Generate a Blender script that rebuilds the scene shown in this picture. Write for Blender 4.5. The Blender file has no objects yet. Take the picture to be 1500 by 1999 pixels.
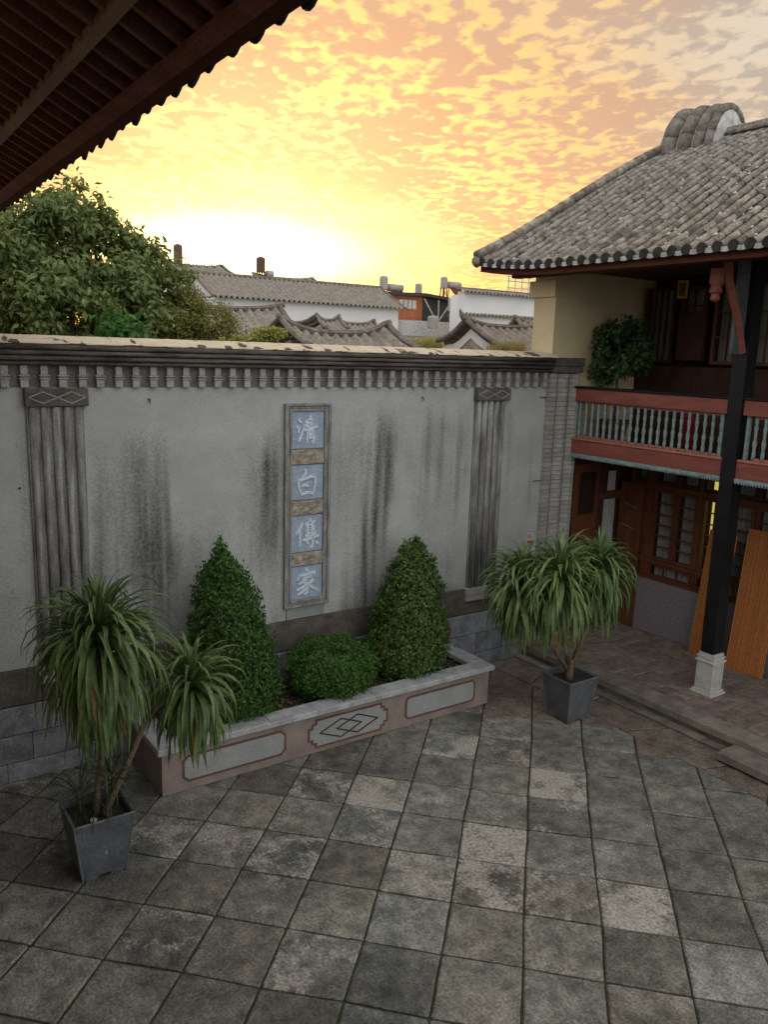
import bpy, math, random
import numpy as np
from mathutils import Vector, Matrix, noise as mnoise
R = math.radians
rnd = random.Random(7)
sc = bpy.context.scene
C = sc.collection

# ------------------------------------------------------------------ camera
F_PX, YAW, PITCH, ROLL, CAM_H = 1575.5, R(34.632), R(11.247), R(1.700), 4.8
_cy, _sy, _cp, _sp = math.cos(YAW), math.sin(YAW), math.cos(PITCH), math.sin(PITCH)
_fwd = Vector((_sy*_cp, _cy*_cp, -_sp)); _right = Vector((_cy, -_sy, 0)); _up = _right.cross(_fwd)
_r2 = math.cos(ROLL)*_right + math.sin(ROLL)*_up; _u2 = -math.sin(ROLL)*_right + math.cos(ROLL)*_up
cam = bpy.data.cameras.new('camera'); camo = bpy.data.objects.new('camera', cam); C.objects.link(camo)
m = Matrix.Identity(4)
for i in range(3):
    m[i][0], m[i][1], m[i][2] = _r2[i], _u2[i], -_fwd[i]
m[0][3], m[1][3], m[2][3] = 0, 0, CAM_H
camo.matrix_world = m
cam.sensor_fit = 'VERTICAL'; cam.sensor_height = 24.0; cam.lens = F_PX/1999*24.0
cam.clip_start = 0.05; cam.clip_end = 3000
sc.camera = camo
sc.render.resolution_x, sc.render.resolution_y = 769, 1024

def ray(px, py):
    return _r2*((px-750)/F_PX) - _u2*((py-999.5)/F_PX) + _fwd
def at_y(px, py, Y):
    d = ray(px, py); t = Y/d.y; return Vector((d.x*t, Y, CAM_H + d.z*t))
def at_x(px, py, X):
    d = ray(px, py); t = X/d.x; return Vector((X, d.y*t, CAM_H + d.z*t))
def at_z(px, py, z=0.0):
    d = ray(px, py); t = (z-CAM_H)/d.z; return Vector((d.x*t, d.y*t, z))

# ------------------------------------------------------------------ sky, sun, exposure
sc.view_settings.view_transform = 'Standard'; sc.view_settings.look = 'None'
sc.view_settings.gamma = 1.0; sc.view_settings.exposure = 1.82
try: sc.view_settings.use_curve_mapping = False
except Exception: pass
sc.cycles.use_denoising = True
sc.cycles.max_bounces = 8
SUN_AZ = math.atan2(0.455, 1.0)          # from +Y towards +X
SUN_EL = R(6.2)
sun_dir = Vector((math.sin(SUN_AZ)*math.cos(SUN_EL), math.cos(SUN_AZ)*math.cos(SUN_EL), math.sin(SUN_EL)))

w = bpy.data.worlds.new('World'); sc.world = w; w.use_nodes = True
nt = w.node_tree; nt.nodes.clear()
def N(t, tree=None, **kw):
    n = (tree or nt).nodes.new(t)
    for k, v in kw.items(): setattr(n, k, v)
    return n
def ramp(node, stops, interp='LINEAR'):
    cr = node.color_ramp; cr.interpolation = interp
    while len(cr.elements) > 1: cr.elements.remove(cr.elements[0])
    cr.elements[0].position = stops[0][0]; cr.elements[0].color = (*stops[0][1], 1)
    for p, c in stops[1:]:
        e = cr.elements.new(p); e.color = (*c, 1)
L = nt.links.new
tc = N('ShaderNodeTexCoord')
sep = N('ShaderNodeSeparateXYZ'); L(tc.outputs['Generated'], sep.inputs[0])
def M_(op, a, b=None, tree=None, clamp=False):
    n = N('ShaderNodeMath', tree, operation=op, use_clamp=clamp)
    t = tree or nt
    for i, v in enumerate((a, b)):
        if v is None: continue
        if isinstance(v, (int, float)): n.inputs[i].default_value = v
        else: t.links.new(v, n.inputs[i])
    return n.outputs[0]
zc = M_('MAXIMUM', sep.outputs[2], 0.0)
den = M_('ADD', zc, 0.075)
ca, sa = math.cos(SUN_AZ), math.sin(SUN_AZ)
ux = M_('SUBTRACT', M_('MULTIPLY', sep.outputs[0], ca), M_('MULTIPLY', sep.outputs[1], sa))
uy = M_('ADD', M_('MULTIPLY', sep.outputs[0], sa), M_('MULTIPLY', sep.outputs[1], ca))
comb = N('ShaderNodeCombineXYZ'); L(M_('DIVIDE', ux, den), comb.inputs[0]); L(M_('DIVIDE', M_('MULTIPLY', uy, 0.8), den), comb.inputs[1])
# angle from the sun (flattened so that the glow is wide along the horizon)
vm = N('ShaderNodeVectorMath', operation='MULTIPLY'); L(tc.outputs['Generated'], vm.inputs[0]); vm.inputs[1].default_value = (1, 1, 1.45)
vn = N('ShaderNodeVectorMath', operation='NORMALIZE'); L(vm.outputs[0], vn.inputs[0])
vd = N('ShaderNodeVectorMath', operation='DOT_PRODUCT'); L(vn.outputs[0], vd.inputs[0])
s2 = Vector((sun_dir.x, sun_dir.y, sun_dir.z*1.45)).normalized(); vd.inputs[1].default_value = s2
ang = M_('DIVIDE', M_('ARCCOSINE', M_('MINIMUM', vd.outputs['Value'], 0.99999)), math.pi)     # 0..1 over 180 degrees
n1 = N('ShaderNodeTexNoise'); n1.inputs['Scale'].default_value = 16.0; n1.inputs['Detail'].default_value = 5; n1.inputs['Roughness'].default_value = 0.5; n1.inputs['Distortion'].default_value = 0.2
n2 = N('ShaderNodeTexNoise'); n2.inputs['Scale'].default_value = 2.6; n2.inputs['Detail'].default_value = 5
L(comb.outputs[0], n1.inputs['Vector']); L(comb.outputs[0], n2.inputs['Vector'])
mask = M_('ADD', M_('MULTIPLY', n1.outputs[0], 1.0), M_('MULTIPLY', n2.outputs[0], 0.75))
# the glow is broken up by the cloud masses
ang2 = M_('ADD', ang, M_('MULTIPLY', M_('SUBTRACT', n2.outputs[0], 0.5), 0.10))
mr = N('ShaderNodeMapRange', interpolation_type='SMOOTHSTEP'); L(mask, mr.inputs[0]); mr.inputs[1].default_value = 0.82; mr.inputs[2].default_value = 1.00
lit = N('ShaderNodeValToRGB'); L(ang2, lit.inputs[0])
ramp(lit, [(0, (.42, .33, .14)), (.05, (.385, .275, .085)), (.10, (.36, .235, .058)), (.14, (.315, .185, .057)), (.18, (.235, .172, .11)), (.23, (.22, .195, .165)), (.30, (.26, .24, .215)), (.5, (.45, .43, .40)), (1, (.49, .475, .455))])
shd = N('ShaderNodeValToRGB'); L(ang2, shd.inputs[0])
ramp(shd, [(0, (.235, .125, .050)), (.05, (.215, .103, .045)), (.10, (.205, .098, .050)), (.14, (.19, .103, .062)), (.18, (.155, .115, .088)), (.23, (.145, .130, .117)), (.30, (.175, .163, .15)), (.5, (.35, .35, .35)), (1, (.41, .42, .43))])
cl = N('ShaderNodeMixRGB'); L(mr.outputs[0], cl.inputs[0]); L(shd.outputs[0], cl.inputs[1]); L(lit.outputs[0], cl.inputs[2])
# the sun's own glare behind the thin cloud, spread along the horizon
vm3 = N('ShaderNodeVectorMath', operation='MULTIPLY'); L(tc.outputs['Generated'], vm3.inputs[0]); vm3.inputs[1].default_value = (1, 1, 4.2)
vn3 = N('ShaderNodeVectorMath', operation='NORMALIZE'); L(vm3.outputs[0], vn3.inputs[0])
vd3 = N('ShaderNodeVectorMath', operation='DOT_PRODUCT'); L(vn3.outputs[0], vd3.inputs[0])
vd3.inputs[1].default_value = Vector((sun_dir.x, sun_dir.y, sun_dir.z*4.2)).normalized()
ang3 = M_('DIVIDE', M_('ARCCOSINE', M_('MINIMUM', vd3.outputs['Value'], 0.99999)), math.pi)
gl = N('ShaderNodeValToRGB'); L(ang3, gl.inputs[0]); ramp(gl, [(0, (.9, .8, .5)), (.03, (.40, .36, .21)), (.052, (.13, .105, .05)), (.09, (.0, .0, .0))])
glm = N('ShaderNodeMixRGB', blend_type='ADD'); glm.inputs[0].default_value = 1.0; L(cl.outputs[0], glm.inputs[1]); L(gl.outputs[0], glm.inputs[2])
sky = N('ShaderNodeTexSky', sky_type='NISHITA'); sky.sun_disc = False; sky.sun_elevation = SUN_EL; sky.sun_rotation = SUN_AZ
sky.air_density = 1.2; sky.dust_density = 2.0
bg1 = N('ShaderNodeBackground'); L(sky.outputs[0], bg1.inputs[0]); bg1.inputs[1].default_value = 0.06
bg2 = N('ShaderNodeBackground'); L(glm.outputs[0], bg2.inputs[0]); bg2.inputs[1].default_value = 1.0
mxs = N('ShaderNodeMixShader'); mxs.inputs[0].default_value = 0.86
L(bg1.outputs[0], mxs.inputs[1]); L(bg2.outputs[0], mxs.inputs[2])
wo = N('ShaderNodeOutputWorld'); L(mxs.outputs[0], wo.inputs[0])

sun = bpy.data.lights.new('sun', 'SUN'); sun.energy = 0.5; sun.angle = R(10); sun.color = (1.0, 0.72, 0.42)
suno = bpy.data.objects.new('sun', sun); C.objects.link(suno)
suno.rotation_euler = (-sun_dir).to_track_quat('-Z', 'Y').to_euler()
suno.location = (10, 20, 30)

# ------------------------------------------------------------------ materials
MATS = {}
def mat(name, c1, c2=None, scale=4.0, rough=0.85, fine=0.25, fscale=60.0, bump=0.15, var=0.0, stretch=(1, 1, 1),
        spec=0.3, lo=0.35, hi=0.65, metallic=0.0, extra=None, bscale=None, uvloc=False, hue=0.0):
    """weathered surface: two tones broken by noise, fine grain, per-object brightness, bump."""
    mt = bpy.data.materials.new(name); mt.use_nodes = True
    t = mt.node_tree; n = t.nodes; l = t.links.new
    b = n['Principled BSDF']
    b.inputs['Roughness'].default_value = rough; b.inputs['Metallic'].default_value = metallic
    b.inputs['Specular IOR Level'].default_value = spec
    geo = n.new('ShaderNodeNewGeometry')
    if uvloc:
        tcx = n.new('ShaderNodeTexCoord'); pos = tcx.outputs['Object']
    else: pos = geo.outputs['Position']
    mp = n.new('ShaderNodeVectorMath'); mp.operation = 'MULTIPLY'; l(pos, mp.inputs[0]); mp.inputs[1].default_value = stretch
    oi = n.new('ShaderNodeObjectInfo')
    off = n.new('ShaderNodeVectorMath'); off.operation = 'ADD'; l(mp.outputs[0], off.inputs[0])
    sc_ = n.new('ShaderNodeMath'); sc_.operation = 'MULTIPLY'; l(oi.outputs['Random'], sc_.inputs[0]); sc_.inputs[1].default_value = 37.0 if (var or uvloc) else 0.0
    l(sc_.outputs[0], off.inputs[1])
    vec = off.outputs[0]
    c2 = c2 or tuple(x*0.65 for x in c1)
    nz = n.new('ShaderNodeTexNoise'); nz.inputs['Scale'].default_value = scale; nz.inputs['Detail'].default_value = 6; nz.inputs['Roughness'].default_value = 0.6; l(vec, nz.inputs['Vector'])
    mr_ = n.new('ShaderNodeMapRange'); l(nz.outputs[0], mr_.inputs[0]); mr_.inputs[1].default_value = lo; mr_.inputs[2].default_value = hi
    mx = n.new('ShaderNodeMixRGB'); l(mr_.outputs[0], mx.inputs[0]); mx.inputs[1].default_value = (*c2, 1); mx.inputs[2].default_value = (*c1, 1)
    col = mx.outputs[0]
    nf = n.new('ShaderNodeTexNoise'); nf.inputs['Scale'].default_value = fscale; nf.inputs['Detail'].default_value = 3; l(pos, nf.inputs['Vector'])
    if fine:
        mf = n.new('ShaderNodeMapRange'); l(nf.outputs[0], mf.inputs[0]); mf.inputs[1].default_value = .3; mf.inputs[2].default_value = .7
        mf.inputs[3].default_value = 1-fine; mf.inputs[4].default_value = 1+fine
        v = n.new('ShaderNodeVectorMath'); v.operation = 'SCALE'; l(col, v.inputs[0]); l(mf.outputs[0], v.inputs['Scale']); col = v.outputs[0]
    if var:
        mv = n.new('ShaderNodeMapRange'); l(oi.outputs['Random'], mv.inputs[0]); mv.inputs[3].default_value = 1-var; mv.inputs[4].default_value = 1+var
        v = n.new('ShaderNodeVectorMath'); v.operation = 'SCALE'; l(col, v.inputs[0]); l(mv.outputs[0], v.inputs['Scale']); col = v.outputs[0]
    if hue:
        hm = n.new('ShaderNodeMath'); hm.operation = 'FRACT'; h2 = n.new('ShaderNodeMath'); h2.operation = 'MULTIPLY'; l(oi.outputs['Random'], h2.inputs[0]); h2.inputs[1].default_value = 17.3; l(h2.outputs[0], hm.inputs[0])
        hx = n.new('ShaderNodeMixRGB'); hx.blend_type = 'MULTIPLY'; l(hm.outputs[0], hx.inputs[0]); l(col, hx.inputs[1]); hx.inputs[2].default_value = (1+hue, 1, 1-hue, 1); col = hx.outputs[0]
    if extra: col = extra(t, col, vec, pos, b)
    l(col, b.inputs['Base Color'])
    if bump:
        bn = n.new('ShaderNodeBump'); bn.inputs['Strength'].default_value = bump; bn.inputs['Distance'].default_value = 0.02
        ad = n.new('ShaderNodeMath'); ad.operation = 'ADD'; l(nz.outputs[0], ad.inputs[0])
        mu = n.new('ShaderNodeMath'); mu.operation = 'MULTIPLY'; l(nf.outputs[0], mu.inputs[0]); mu.inputs[1].default_value = 0.5; l(mu.outputs[0], ad.inputs[1])
        l(ad.outputs[0], bn.inputs['Height']); l(bn.outputs[0], b.inputs['Normal'])
    MATS[name] = mt
    return mt

def attr_mix(attr, colour, typ='GEOMETRY', nscale=None, lo=.35, hi=.6):
    """mix towards `colour` by a stored attribute, optionally broken by noise (stains, pale wear)."""
    def f(t, col, vec, pos, b):
        n = t.nodes; l = t.links.new
        a = n.new('ShaderNodeAttribute'); a.attribute_type = typ; a.attribute_name = attr
        fac = a.outputs['Fac']
        if nscale:
            z = n.new('ShaderNodeTexNoise'); z.inputs['Scale'].default_value = nscale; z.inputs['Detail'].default_value = 7; z.inputs['Roughness'].default_value = .65; l(vec, z.inputs['Vector'])
            # threshold moves with the attribute
            ad = n.new('ShaderNodeMath'); ad.operation = 'ADD'; l(z.outputs[0], ad.inputs[0]); l(fac, ad.inputs[1])
            mr_ = n.new('ShaderNodeMapRange'); l(ad.outputs[0], mr_.inputs[0]); mr_.inputs[1].default_value = lo; mr_.inputs[2].default_value = hi
            fac = mr_.outputs[0]
        x = n.new('ShaderNodeMixRGB'); l(fac, x.inputs[0]); l(col, x.inputs[1]); x.inputs[2].default_value = (*colour, 1)
        return x.outputs[0]
    return f

def slab_extra(t, col, vec, pos, b):
    n = t.nodes; l = t.links.new
    # riven cleavage lines along the bed of the stone
    mp = n.new('ShaderNodeMapping'); mp.inputs['Rotation'].default_value = (0, 0, R(-44.6)); mp.inputs['Scale'].default_value = (2.6, 1, 1); l(vec, mp.inputs[0])
    oi = n.new('ShaderNodeObjectInfo'); r1 = n.new('ShaderNodeMath'); r1.operation = 'MULTIPLY'; l(oi.outputs['Random'], r1.inputs[0]); r1.inputs[1].default_value = 13.0
    r2 = n.new('ShaderNodeMath'); r2.operation = 'FLOOR'; l(r1.outputs[0], r2.inputs[0]); r3 = n.new('ShaderNodeMath'); r3.operation = 'MULTIPLY_ADD'; l(r2.outputs[0], r3.inputs[0]); r3.inputs[1].default_value = math.pi/2; r3.inputs[2].default_value = R(-44.6)
    cxyz = n.new('ShaderNodeCombineXYZ'); l(r3.outputs[0], cxyz.inputs[2]); l(cxyz.outputs[0], mp.inputs['Rotation'])
    z = n.new('ShaderNodeTexNoise'); z.inputs['Scale'].default_value = 16; z.inputs['Detail'].default_value = 5; l(mp.outputs[0], z.inputs['Vector'])
    mr_ = n.new('ShaderNodeMapRange'); l(z.outputs[0], mr_.inputs[0]); mr_.inputs[1].default_value = .3; mr_.inputs[2].default_value = .7; mr_.inputs[3].default_value = .78; mr_.inputs[4].default_value = 1.22
    zz = n.new('ShaderNodeTexNoise'); zz.inputs['Scale'].default_value = .9; zz.inputs['Detail'].default_value = 6; l(pos, zz.inputs['Vector'])
    mz = n.new('ShaderNodeMapRange'); l(zz.outputs[0], mz.inputs[0]); mz.inputs[1].default_value = .35; mz.inputs[2].default_value = .65; mz.inputs[3].default_value = .72; mz.inputs[4].default_value = 1.15
    mm = n.new('ShaderNodeMath'); mm.operation = 'MULTIPLY'; l(mr_.outputs[0], mm.inputs[0]); l(mz.outputs[0], mm.inputs[1])
    v = n.new('ShaderNodeVectorMath'); v.operation = 'SCALE'; l(col, v.inputs[0]); l(mm.outputs[0], v.inputs['Scale'])
    # pale worn skin: coarse shape, granular edge
    a = n.new('ShaderNodeAttribute'); a.attribute_type = 'OBJECT'; a.attribute_name = 'pale'
    z1 = n.new('ShaderNodeTexNoise'); z1.inputs['Scale'].default_value = 2.6; z1.inputs['Detail'].default_value = 10; z1.inputs['Roughness'].default_value = .72; l(vec, z1.inputs['Vector'])
    s1 = n.new('ShaderNodeMath'); s1.operation = 'ADD'; l(z1.outputs[0], s1.inputs[0]); l(a.outputs['Fac'], s1.inputs[1])
    s2_ = n.new('ShaderNodeMath'); s2_.operation = 'MULTIPLY_ADD'; l(z.outputs[0], s2_.inputs[0]); s2_.inputs[1].default_value = .16; l(s1.outputs[0], s2_.inputs[2])
    zf = n.new('ShaderNodeTexNoise'); zf.inputs['Scale'].default_value = 34; zf.inputs['Detail'].default_value = 4; l(pos, zf.inputs['Vector'])
    s3_ = n.new('ShaderNodeMath'); s3_.operation = 'MULTIPLY_ADD'; l(zf.outputs[0], s3_.inputs[0]); s3_.inputs[1].default_value = .22; l(s2_.outputs[0], s3_.inputs[2]); s2_ = s3_
    m2 = n.new('ShaderNodeMapRange'); l(s2_.outputs[0], m2.inputs[0]); m2.inputs[1].default_value = .715; m2.inputs[2].default_value = .84; m2.inputs[4].default_value = .82
    x = n.new('ShaderNodeMixRGB'); l(m2.outputs[0], x.inputs[0]); l(v.outputs[0], x.inputs[1]); pr_ = n.new('ShaderNodeMapRange'); l(zf.outputs[0], pr_.inputs[0]); pr_.inputs[1].default_value = .32; pr_.inputs[2].default_value = .68; pr_.inputs[3].default_value = .55; pr_.inputs[4].default_value = 1.15
    pc = n.new('ShaderNodeVectorMath'); pc.operation = 'SCALE'; pc.inputs[0].default_value = (.49, .455, .40); l(pr_.outputs[0], pc.inputs['Scale']); l(pc.outputs[0], x.inputs[2])
    # moss creeping in from the joints in places
    return x.outputs[0]
# stone, plaster, wood
mat('plaster', (.46, .475, .465), (.375, .39, .385), scale=2.2, rough=.9, fine=.14, fscale=90, bump=.12, extra=attr_mix('stain', (.075, .077, .078), 'GEOMETRY', 30, .62, 1.35))
mat('cement', (.40, .405, .39), (.28, .285, .275), scale=7, rough=.9, fine=.25, bump=.25)
mat('cement_dark', (.15, .14, .125), (.08, .073, .066), scale=6, rough=.9, fine=.35, bump=.35)
mat('cornice_mat', (.17, .15, .135), (.055, .049, .045), scale=5, stretch=(.5, 1, 2.5), rough=.9, fine=.35, bump=.35)
mat('frieze_back', (.20, .175, .16), (.14, .125, .115), scale=8, rough=.95, fine=.3)
mat('coping_mat', (.62, .46, .28), (.50, .36, .22), scale=5, rough=.9, fine=.2, bump=.2)
mat('flute_mat', (.34, .345, .34), (.13, .125, .12), scale=5, stretch=(2.5, 2.5, .35), rough=.9, fine=.25, bump=.25)
mat('block_mat', (.25, .265, .285), (.13, .137, .145), scale=5, rough=.9, fine=.3, bump=.5, var=.15)
mat('base_band', (.14, .125, .105), (.075, .068, .06), scale=4, rough=.95, fine=.3, bump=.3)
mat('grey_brick', (.40, .385, .36), (.29, .28, .26), scale=6, rough=.9, fine=.2, bump=.25, var=.10)
mat('joint_dark', (.05, .05, .048), rough=1, fine=.2)
mat('blue_stone', (.37, .45, .56), (.27, .34, .45), scale=9, rough=.8, fine=.2, bump=.3, lo=.3, hi=.7)
mat('letter_stone', (.70, .77, .85), (.60, .68, .77), scale=20, rough=.8, fine=.1, bump=.1)
mat('frame_wood', (.34, .34, .325), (.17, .165, .155), scale=9, stretch=(3, 3, .5), rough=.9, fine=.25, bump=.3)
mat('old_wood', (.44, .41, .37), (.22, .17, .11), scale=9, stretch=(1, 1, 2), rough=.9, fine=.35, bump=.4)
mat('slab_mat', (.228, .232, .21), (.10, .104, .096), scale=5.5, rough=.72, fine=.38, fscale=42, bump=.8, var=.27, hue=.10,
    extra=slab_extra)
mat('border_slab', (.25, .215, .175), (.13, .112, .094), scale=5.5, rough=.85, fine=.45, fscale=42, bump=.8, var=.2, hue=.06, extra=slab_extra)
mat('moss_joint', (.06, .075, .025), (.04, .038, .028), scale=3, rough=1, fine=.4)
mat('kerb_mat', (.25, .225, .185), (.13, .118, .10), scale=4, rough=.9, fine=.3, bump=.4, var=.12)
mat('gallery_paving', (.25, .20, .165), (.13, .105, .09), scale=7, rough=.95, fine=.3, bump=.5, var=.12)
mat('ground_mat', (.09, .085, .065), (.05, .055, .035), scale=.4, rough=1, fine=.3)
mat('soil', (.060, .048, .034), (.030, .025, .02), scale=14, rough=1, fine=.5, bump=.8)
mat('pot_slate', (.115, .125, .135), (.07, .076, .082), scale=5, rough=.6, fine=.25, bump=.2, extra=None)
mat('pot_edge', (.16, .175, .19), (.09, .10, .11), scale=12, rough=.6, fine=.2)
mat('scuff', (.34, .35, .36), rough=.8)
mat('planter_pink', (.29, .24, .21), (.20, .165, .145), scale=3, rough=.9, fine=.2, bump=.2)
mat('planter_panel', (.315, .33, .32), (.26, .275, .265), scale=4, rough=.85, fine=.12, bump=.1)
mat('planter_line', (.17, .078, .07), rough=.8, fine=.2)
mat('planter_coping', (.43, .445, .455), (.28, .29, .30), scale=7, rough=.8, fine=.2, bump=.2)
mat('terracotta', (.20, .105, .06), (.12, .06, .04), scale=9, rough=.8)
mat('cream', (.70, .59, .38), (.62, .51, .32), scale=2, rough=.9, fine=.06, bump=.05)
mat('red_paint', (.29, .092, .066), (.20, .064, .048), scale=5, rough=.6, fine=.15, bump=.1, stretch=(1, .4, 2))
mat('pink_paint', (.46, .18, .125), (.36, .13, .09), scale=6, rough=.6, fine=.12)
mat('teal_paint', (.27, .35, .345), (.17, .23, .23), scale=14, rough=.6, fine=.2)
mat('teal_pale', (.30, .40, .41), (.17, .24, .25), scale=14, rough=.7, fine=.2)
mat('black_lacquer', (.014, .014, .016), (.008, .008, .009), scale=5, rough=.45, fine=.2, bump=.1)
mat('grey_board', (.12, .14, .145), (.07, .08, .085), scale=5, rough=.7)
mat('white_stone', (.60, .59, .56), (.44, .43, .40), scale=6, rough=.7, fine=.1, bump=.1)
mat('brown_wood', (.155, .055, .024), (.10, .035, .016), scale=5, stretch=(2, 2, .6), rough=.5, fine=.2, bump=.1)
mat('dark_wood', (.085, .036, .022), (.04, .018, .012), scale=5, rough=.7, fine=.25)
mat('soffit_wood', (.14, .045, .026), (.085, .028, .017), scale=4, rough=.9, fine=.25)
mat('purlin_wood', (.38, .24, .19), (.26, .16, .13), scale=5, stretch=(2, .3, 2), rough=.9, fine=.2)
mat('granite', (.27, .245, .26), (.16, .145, .158), scale=34, rough=.8, fine=.45, fscale=120, bump=.3)
mat('curtain', (.66, .65, .60), (.42, .41, .38), scale=9, stretch=(9, 9, .2), rough=.95, fine=.05)
mat('bamboo', (.56, .215, .058), (.44, .155, .04), scale=10, stretch=(1, 1, 3), rough=.6, fine=.15, var=.18)
mat('tile_grey', (.38, .345, .295), (.135, .123, .107), scale=9, rough=.9, fine=.35, bump=.4, var=.38, hue=.06)
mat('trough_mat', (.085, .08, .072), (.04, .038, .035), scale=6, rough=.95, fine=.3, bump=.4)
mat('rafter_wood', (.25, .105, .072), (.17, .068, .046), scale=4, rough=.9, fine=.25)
mat('tile_field', (.34, .31, .265), (.125, .116, .10), scale=6, rough=.9, fine=.3, bump=.4)
mat('tile_dark', (.045, .042, .038), (.02, .019, .018), scale=8, rough=.95, fine=.3)
mat('lime', (.68, .68, .66), (.38, .375, .36), scale=9, rough=.9, fine=.2)
mat('far_tile', (.32, .28, .24), (.21, .185, .158), scale=5, rough=.95, fine=.3, fscale=16, bump=.2)
mat('far_ridge', (.25, .225, .195), (.14, .122, .105), scale=3, rough=.95, fine=.3, fscale=15)
mat('white_wall', (.80, .79, .78), (.73, .72, .71), scale=.6, rough=.95, fine=.04, bump=0)
mat('earth_brick', (.40, .34, .265), (.28, .235, .185), scale=4, rough=.95, fine=.3, fscale=14)
mat('orange_brick', (.42, .155, .07), (.33, .11, .05), scale=2, rough=.95, fine=.25, fscale=9)
mat('sheet_dark', (.05, .047, .045), (.035, .033, .03), scale=3, rough=.7)
mat('tank_grey', (.42, .38, .36), (.33, .30, .28), scale=2, rough=.6)
mat('tank_brown', (.15, .09, .065), (.10, .06, .045), scale=2, rough=.7)
mat('tank_blue', (.30, .42, .60), rough=.5)
mat('steel', (.25, .24, .23), rough=.5, metallic=.3)
mat('rust', (.16, .07, .035), rough=.9)
mat('bark', (.20, .14, .09), (.11, .075, .05), scale=14, stretch=(1, 1, 3), rough=.95, fine=.3, bump=.4)
mat('tree_bark', (.10, .075, .05), rough=.95, bump=.4)
mat('paper_red', (.55, .03, .03), rough=.5, fine=0, bump=0)
mat('paper_white', (.75, .75, .73), rough=.5, fine=0, bump=0)
mat('paper_ink', (.10, .06, .06), rough=.5, fine=0, bump=0)
mat('paper_yellow', (.55, .36, .12), (.45, .28, .09), rough=.7)
mat('magenta_cloth', (.25, .012, .03), rough=.8)
mat('white_door', (.50, .52, .53), rough=.6)

def leafmat(name, c1, c2, rough=.45, tip=None, trans=.33):
    def ex(t, col, vec, pos, b):
        return col
    mt = mat(name, c1, c2, scale=7, rough=rough, fine=.2, fscale=40, bump=0, var=.25, lo=.3, hi=.7, spec=.4, hue=.12)
    n = mt.node_tree.nodes; l = mt.node_tree.links.new
    b = n['Principled BSDF']; tr = n.new('ShaderNodeBsdfTranslucent'); mx = n.new('ShaderNodeMixShader'); mx.inputs[0].default_value = trans
    src = b.inputs['Base Color'].links[0].from_socket
    l(src, tr.inputs[0]); out = n['Material Output']
    l(b.outputs[0], mx.inputs[1]); l(tr.outputs[0], mx.inputs[2]); l(mx.outputs[0], out.inputs[0])
    return mt
leafmat('dracaena_leaf', (.165, .25, .085), (.055, .115, .04), rough=.36, trans=.14)
leafmat('dracaena_dark', (.050, .095, .036), (.025, .05, .02))
leafmat('box_leaf', (.10, .245, .045), (.040, .125, .024), rough=.32)
leafmat('box_leaf_b', (.13, .235, .055), (.055, .12, .03), rough=.32)
leafmat('ball_leaf', (.090, .23, .042), (.040, .125, .022))
leafmat('tree_leaf', (.23, .285, .095), (.085, .125, .042))
leafmat('vine_leaf', (.34, .36, .09), (.17, .20, .05))
leafmat('dead_leaf', (.34, .25, .11), (.19, .12, .055))
leafmat('grass_blade', (.46, .40, .15), (.25, .25, .08))
leafmat('gallery_leaf', (.06, .125, .038), (.026, .06, .018))

def glass(name, tint=(.02, .022, .025)):
    mt = bpy.data.materials.new(name); mt.use_nodes = True
    b = mt.node_tree.nodes['Principled BSDF']; b.inputs['Base Color'].default_value = (*tint, 1); b.inputs['Roughness'].default_value = .06
    b.inputs['Specular IOR Level'].default_value = .6; b.inputs['Alpha'].default_value = .35
    MATS[name] = mt
glass('glass')
def lit(name, col, s):
    mt = bpy.data.materials.new(name); mt.use_nodes = True
    b = mt.node_tree.nodes['Principled BSDF']; b.inputs['Base Color'].default_value = (*col, 1)
    b.inputs['Emission Color'].default_value = (*col, 1); b.inputs['Emission Strength'].default_value = s
    MATS[name] = mt
lit('daylight_glow', (.80, .66, .16), .28)  # emission stands in for daylight falling on a yellow wall

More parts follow.
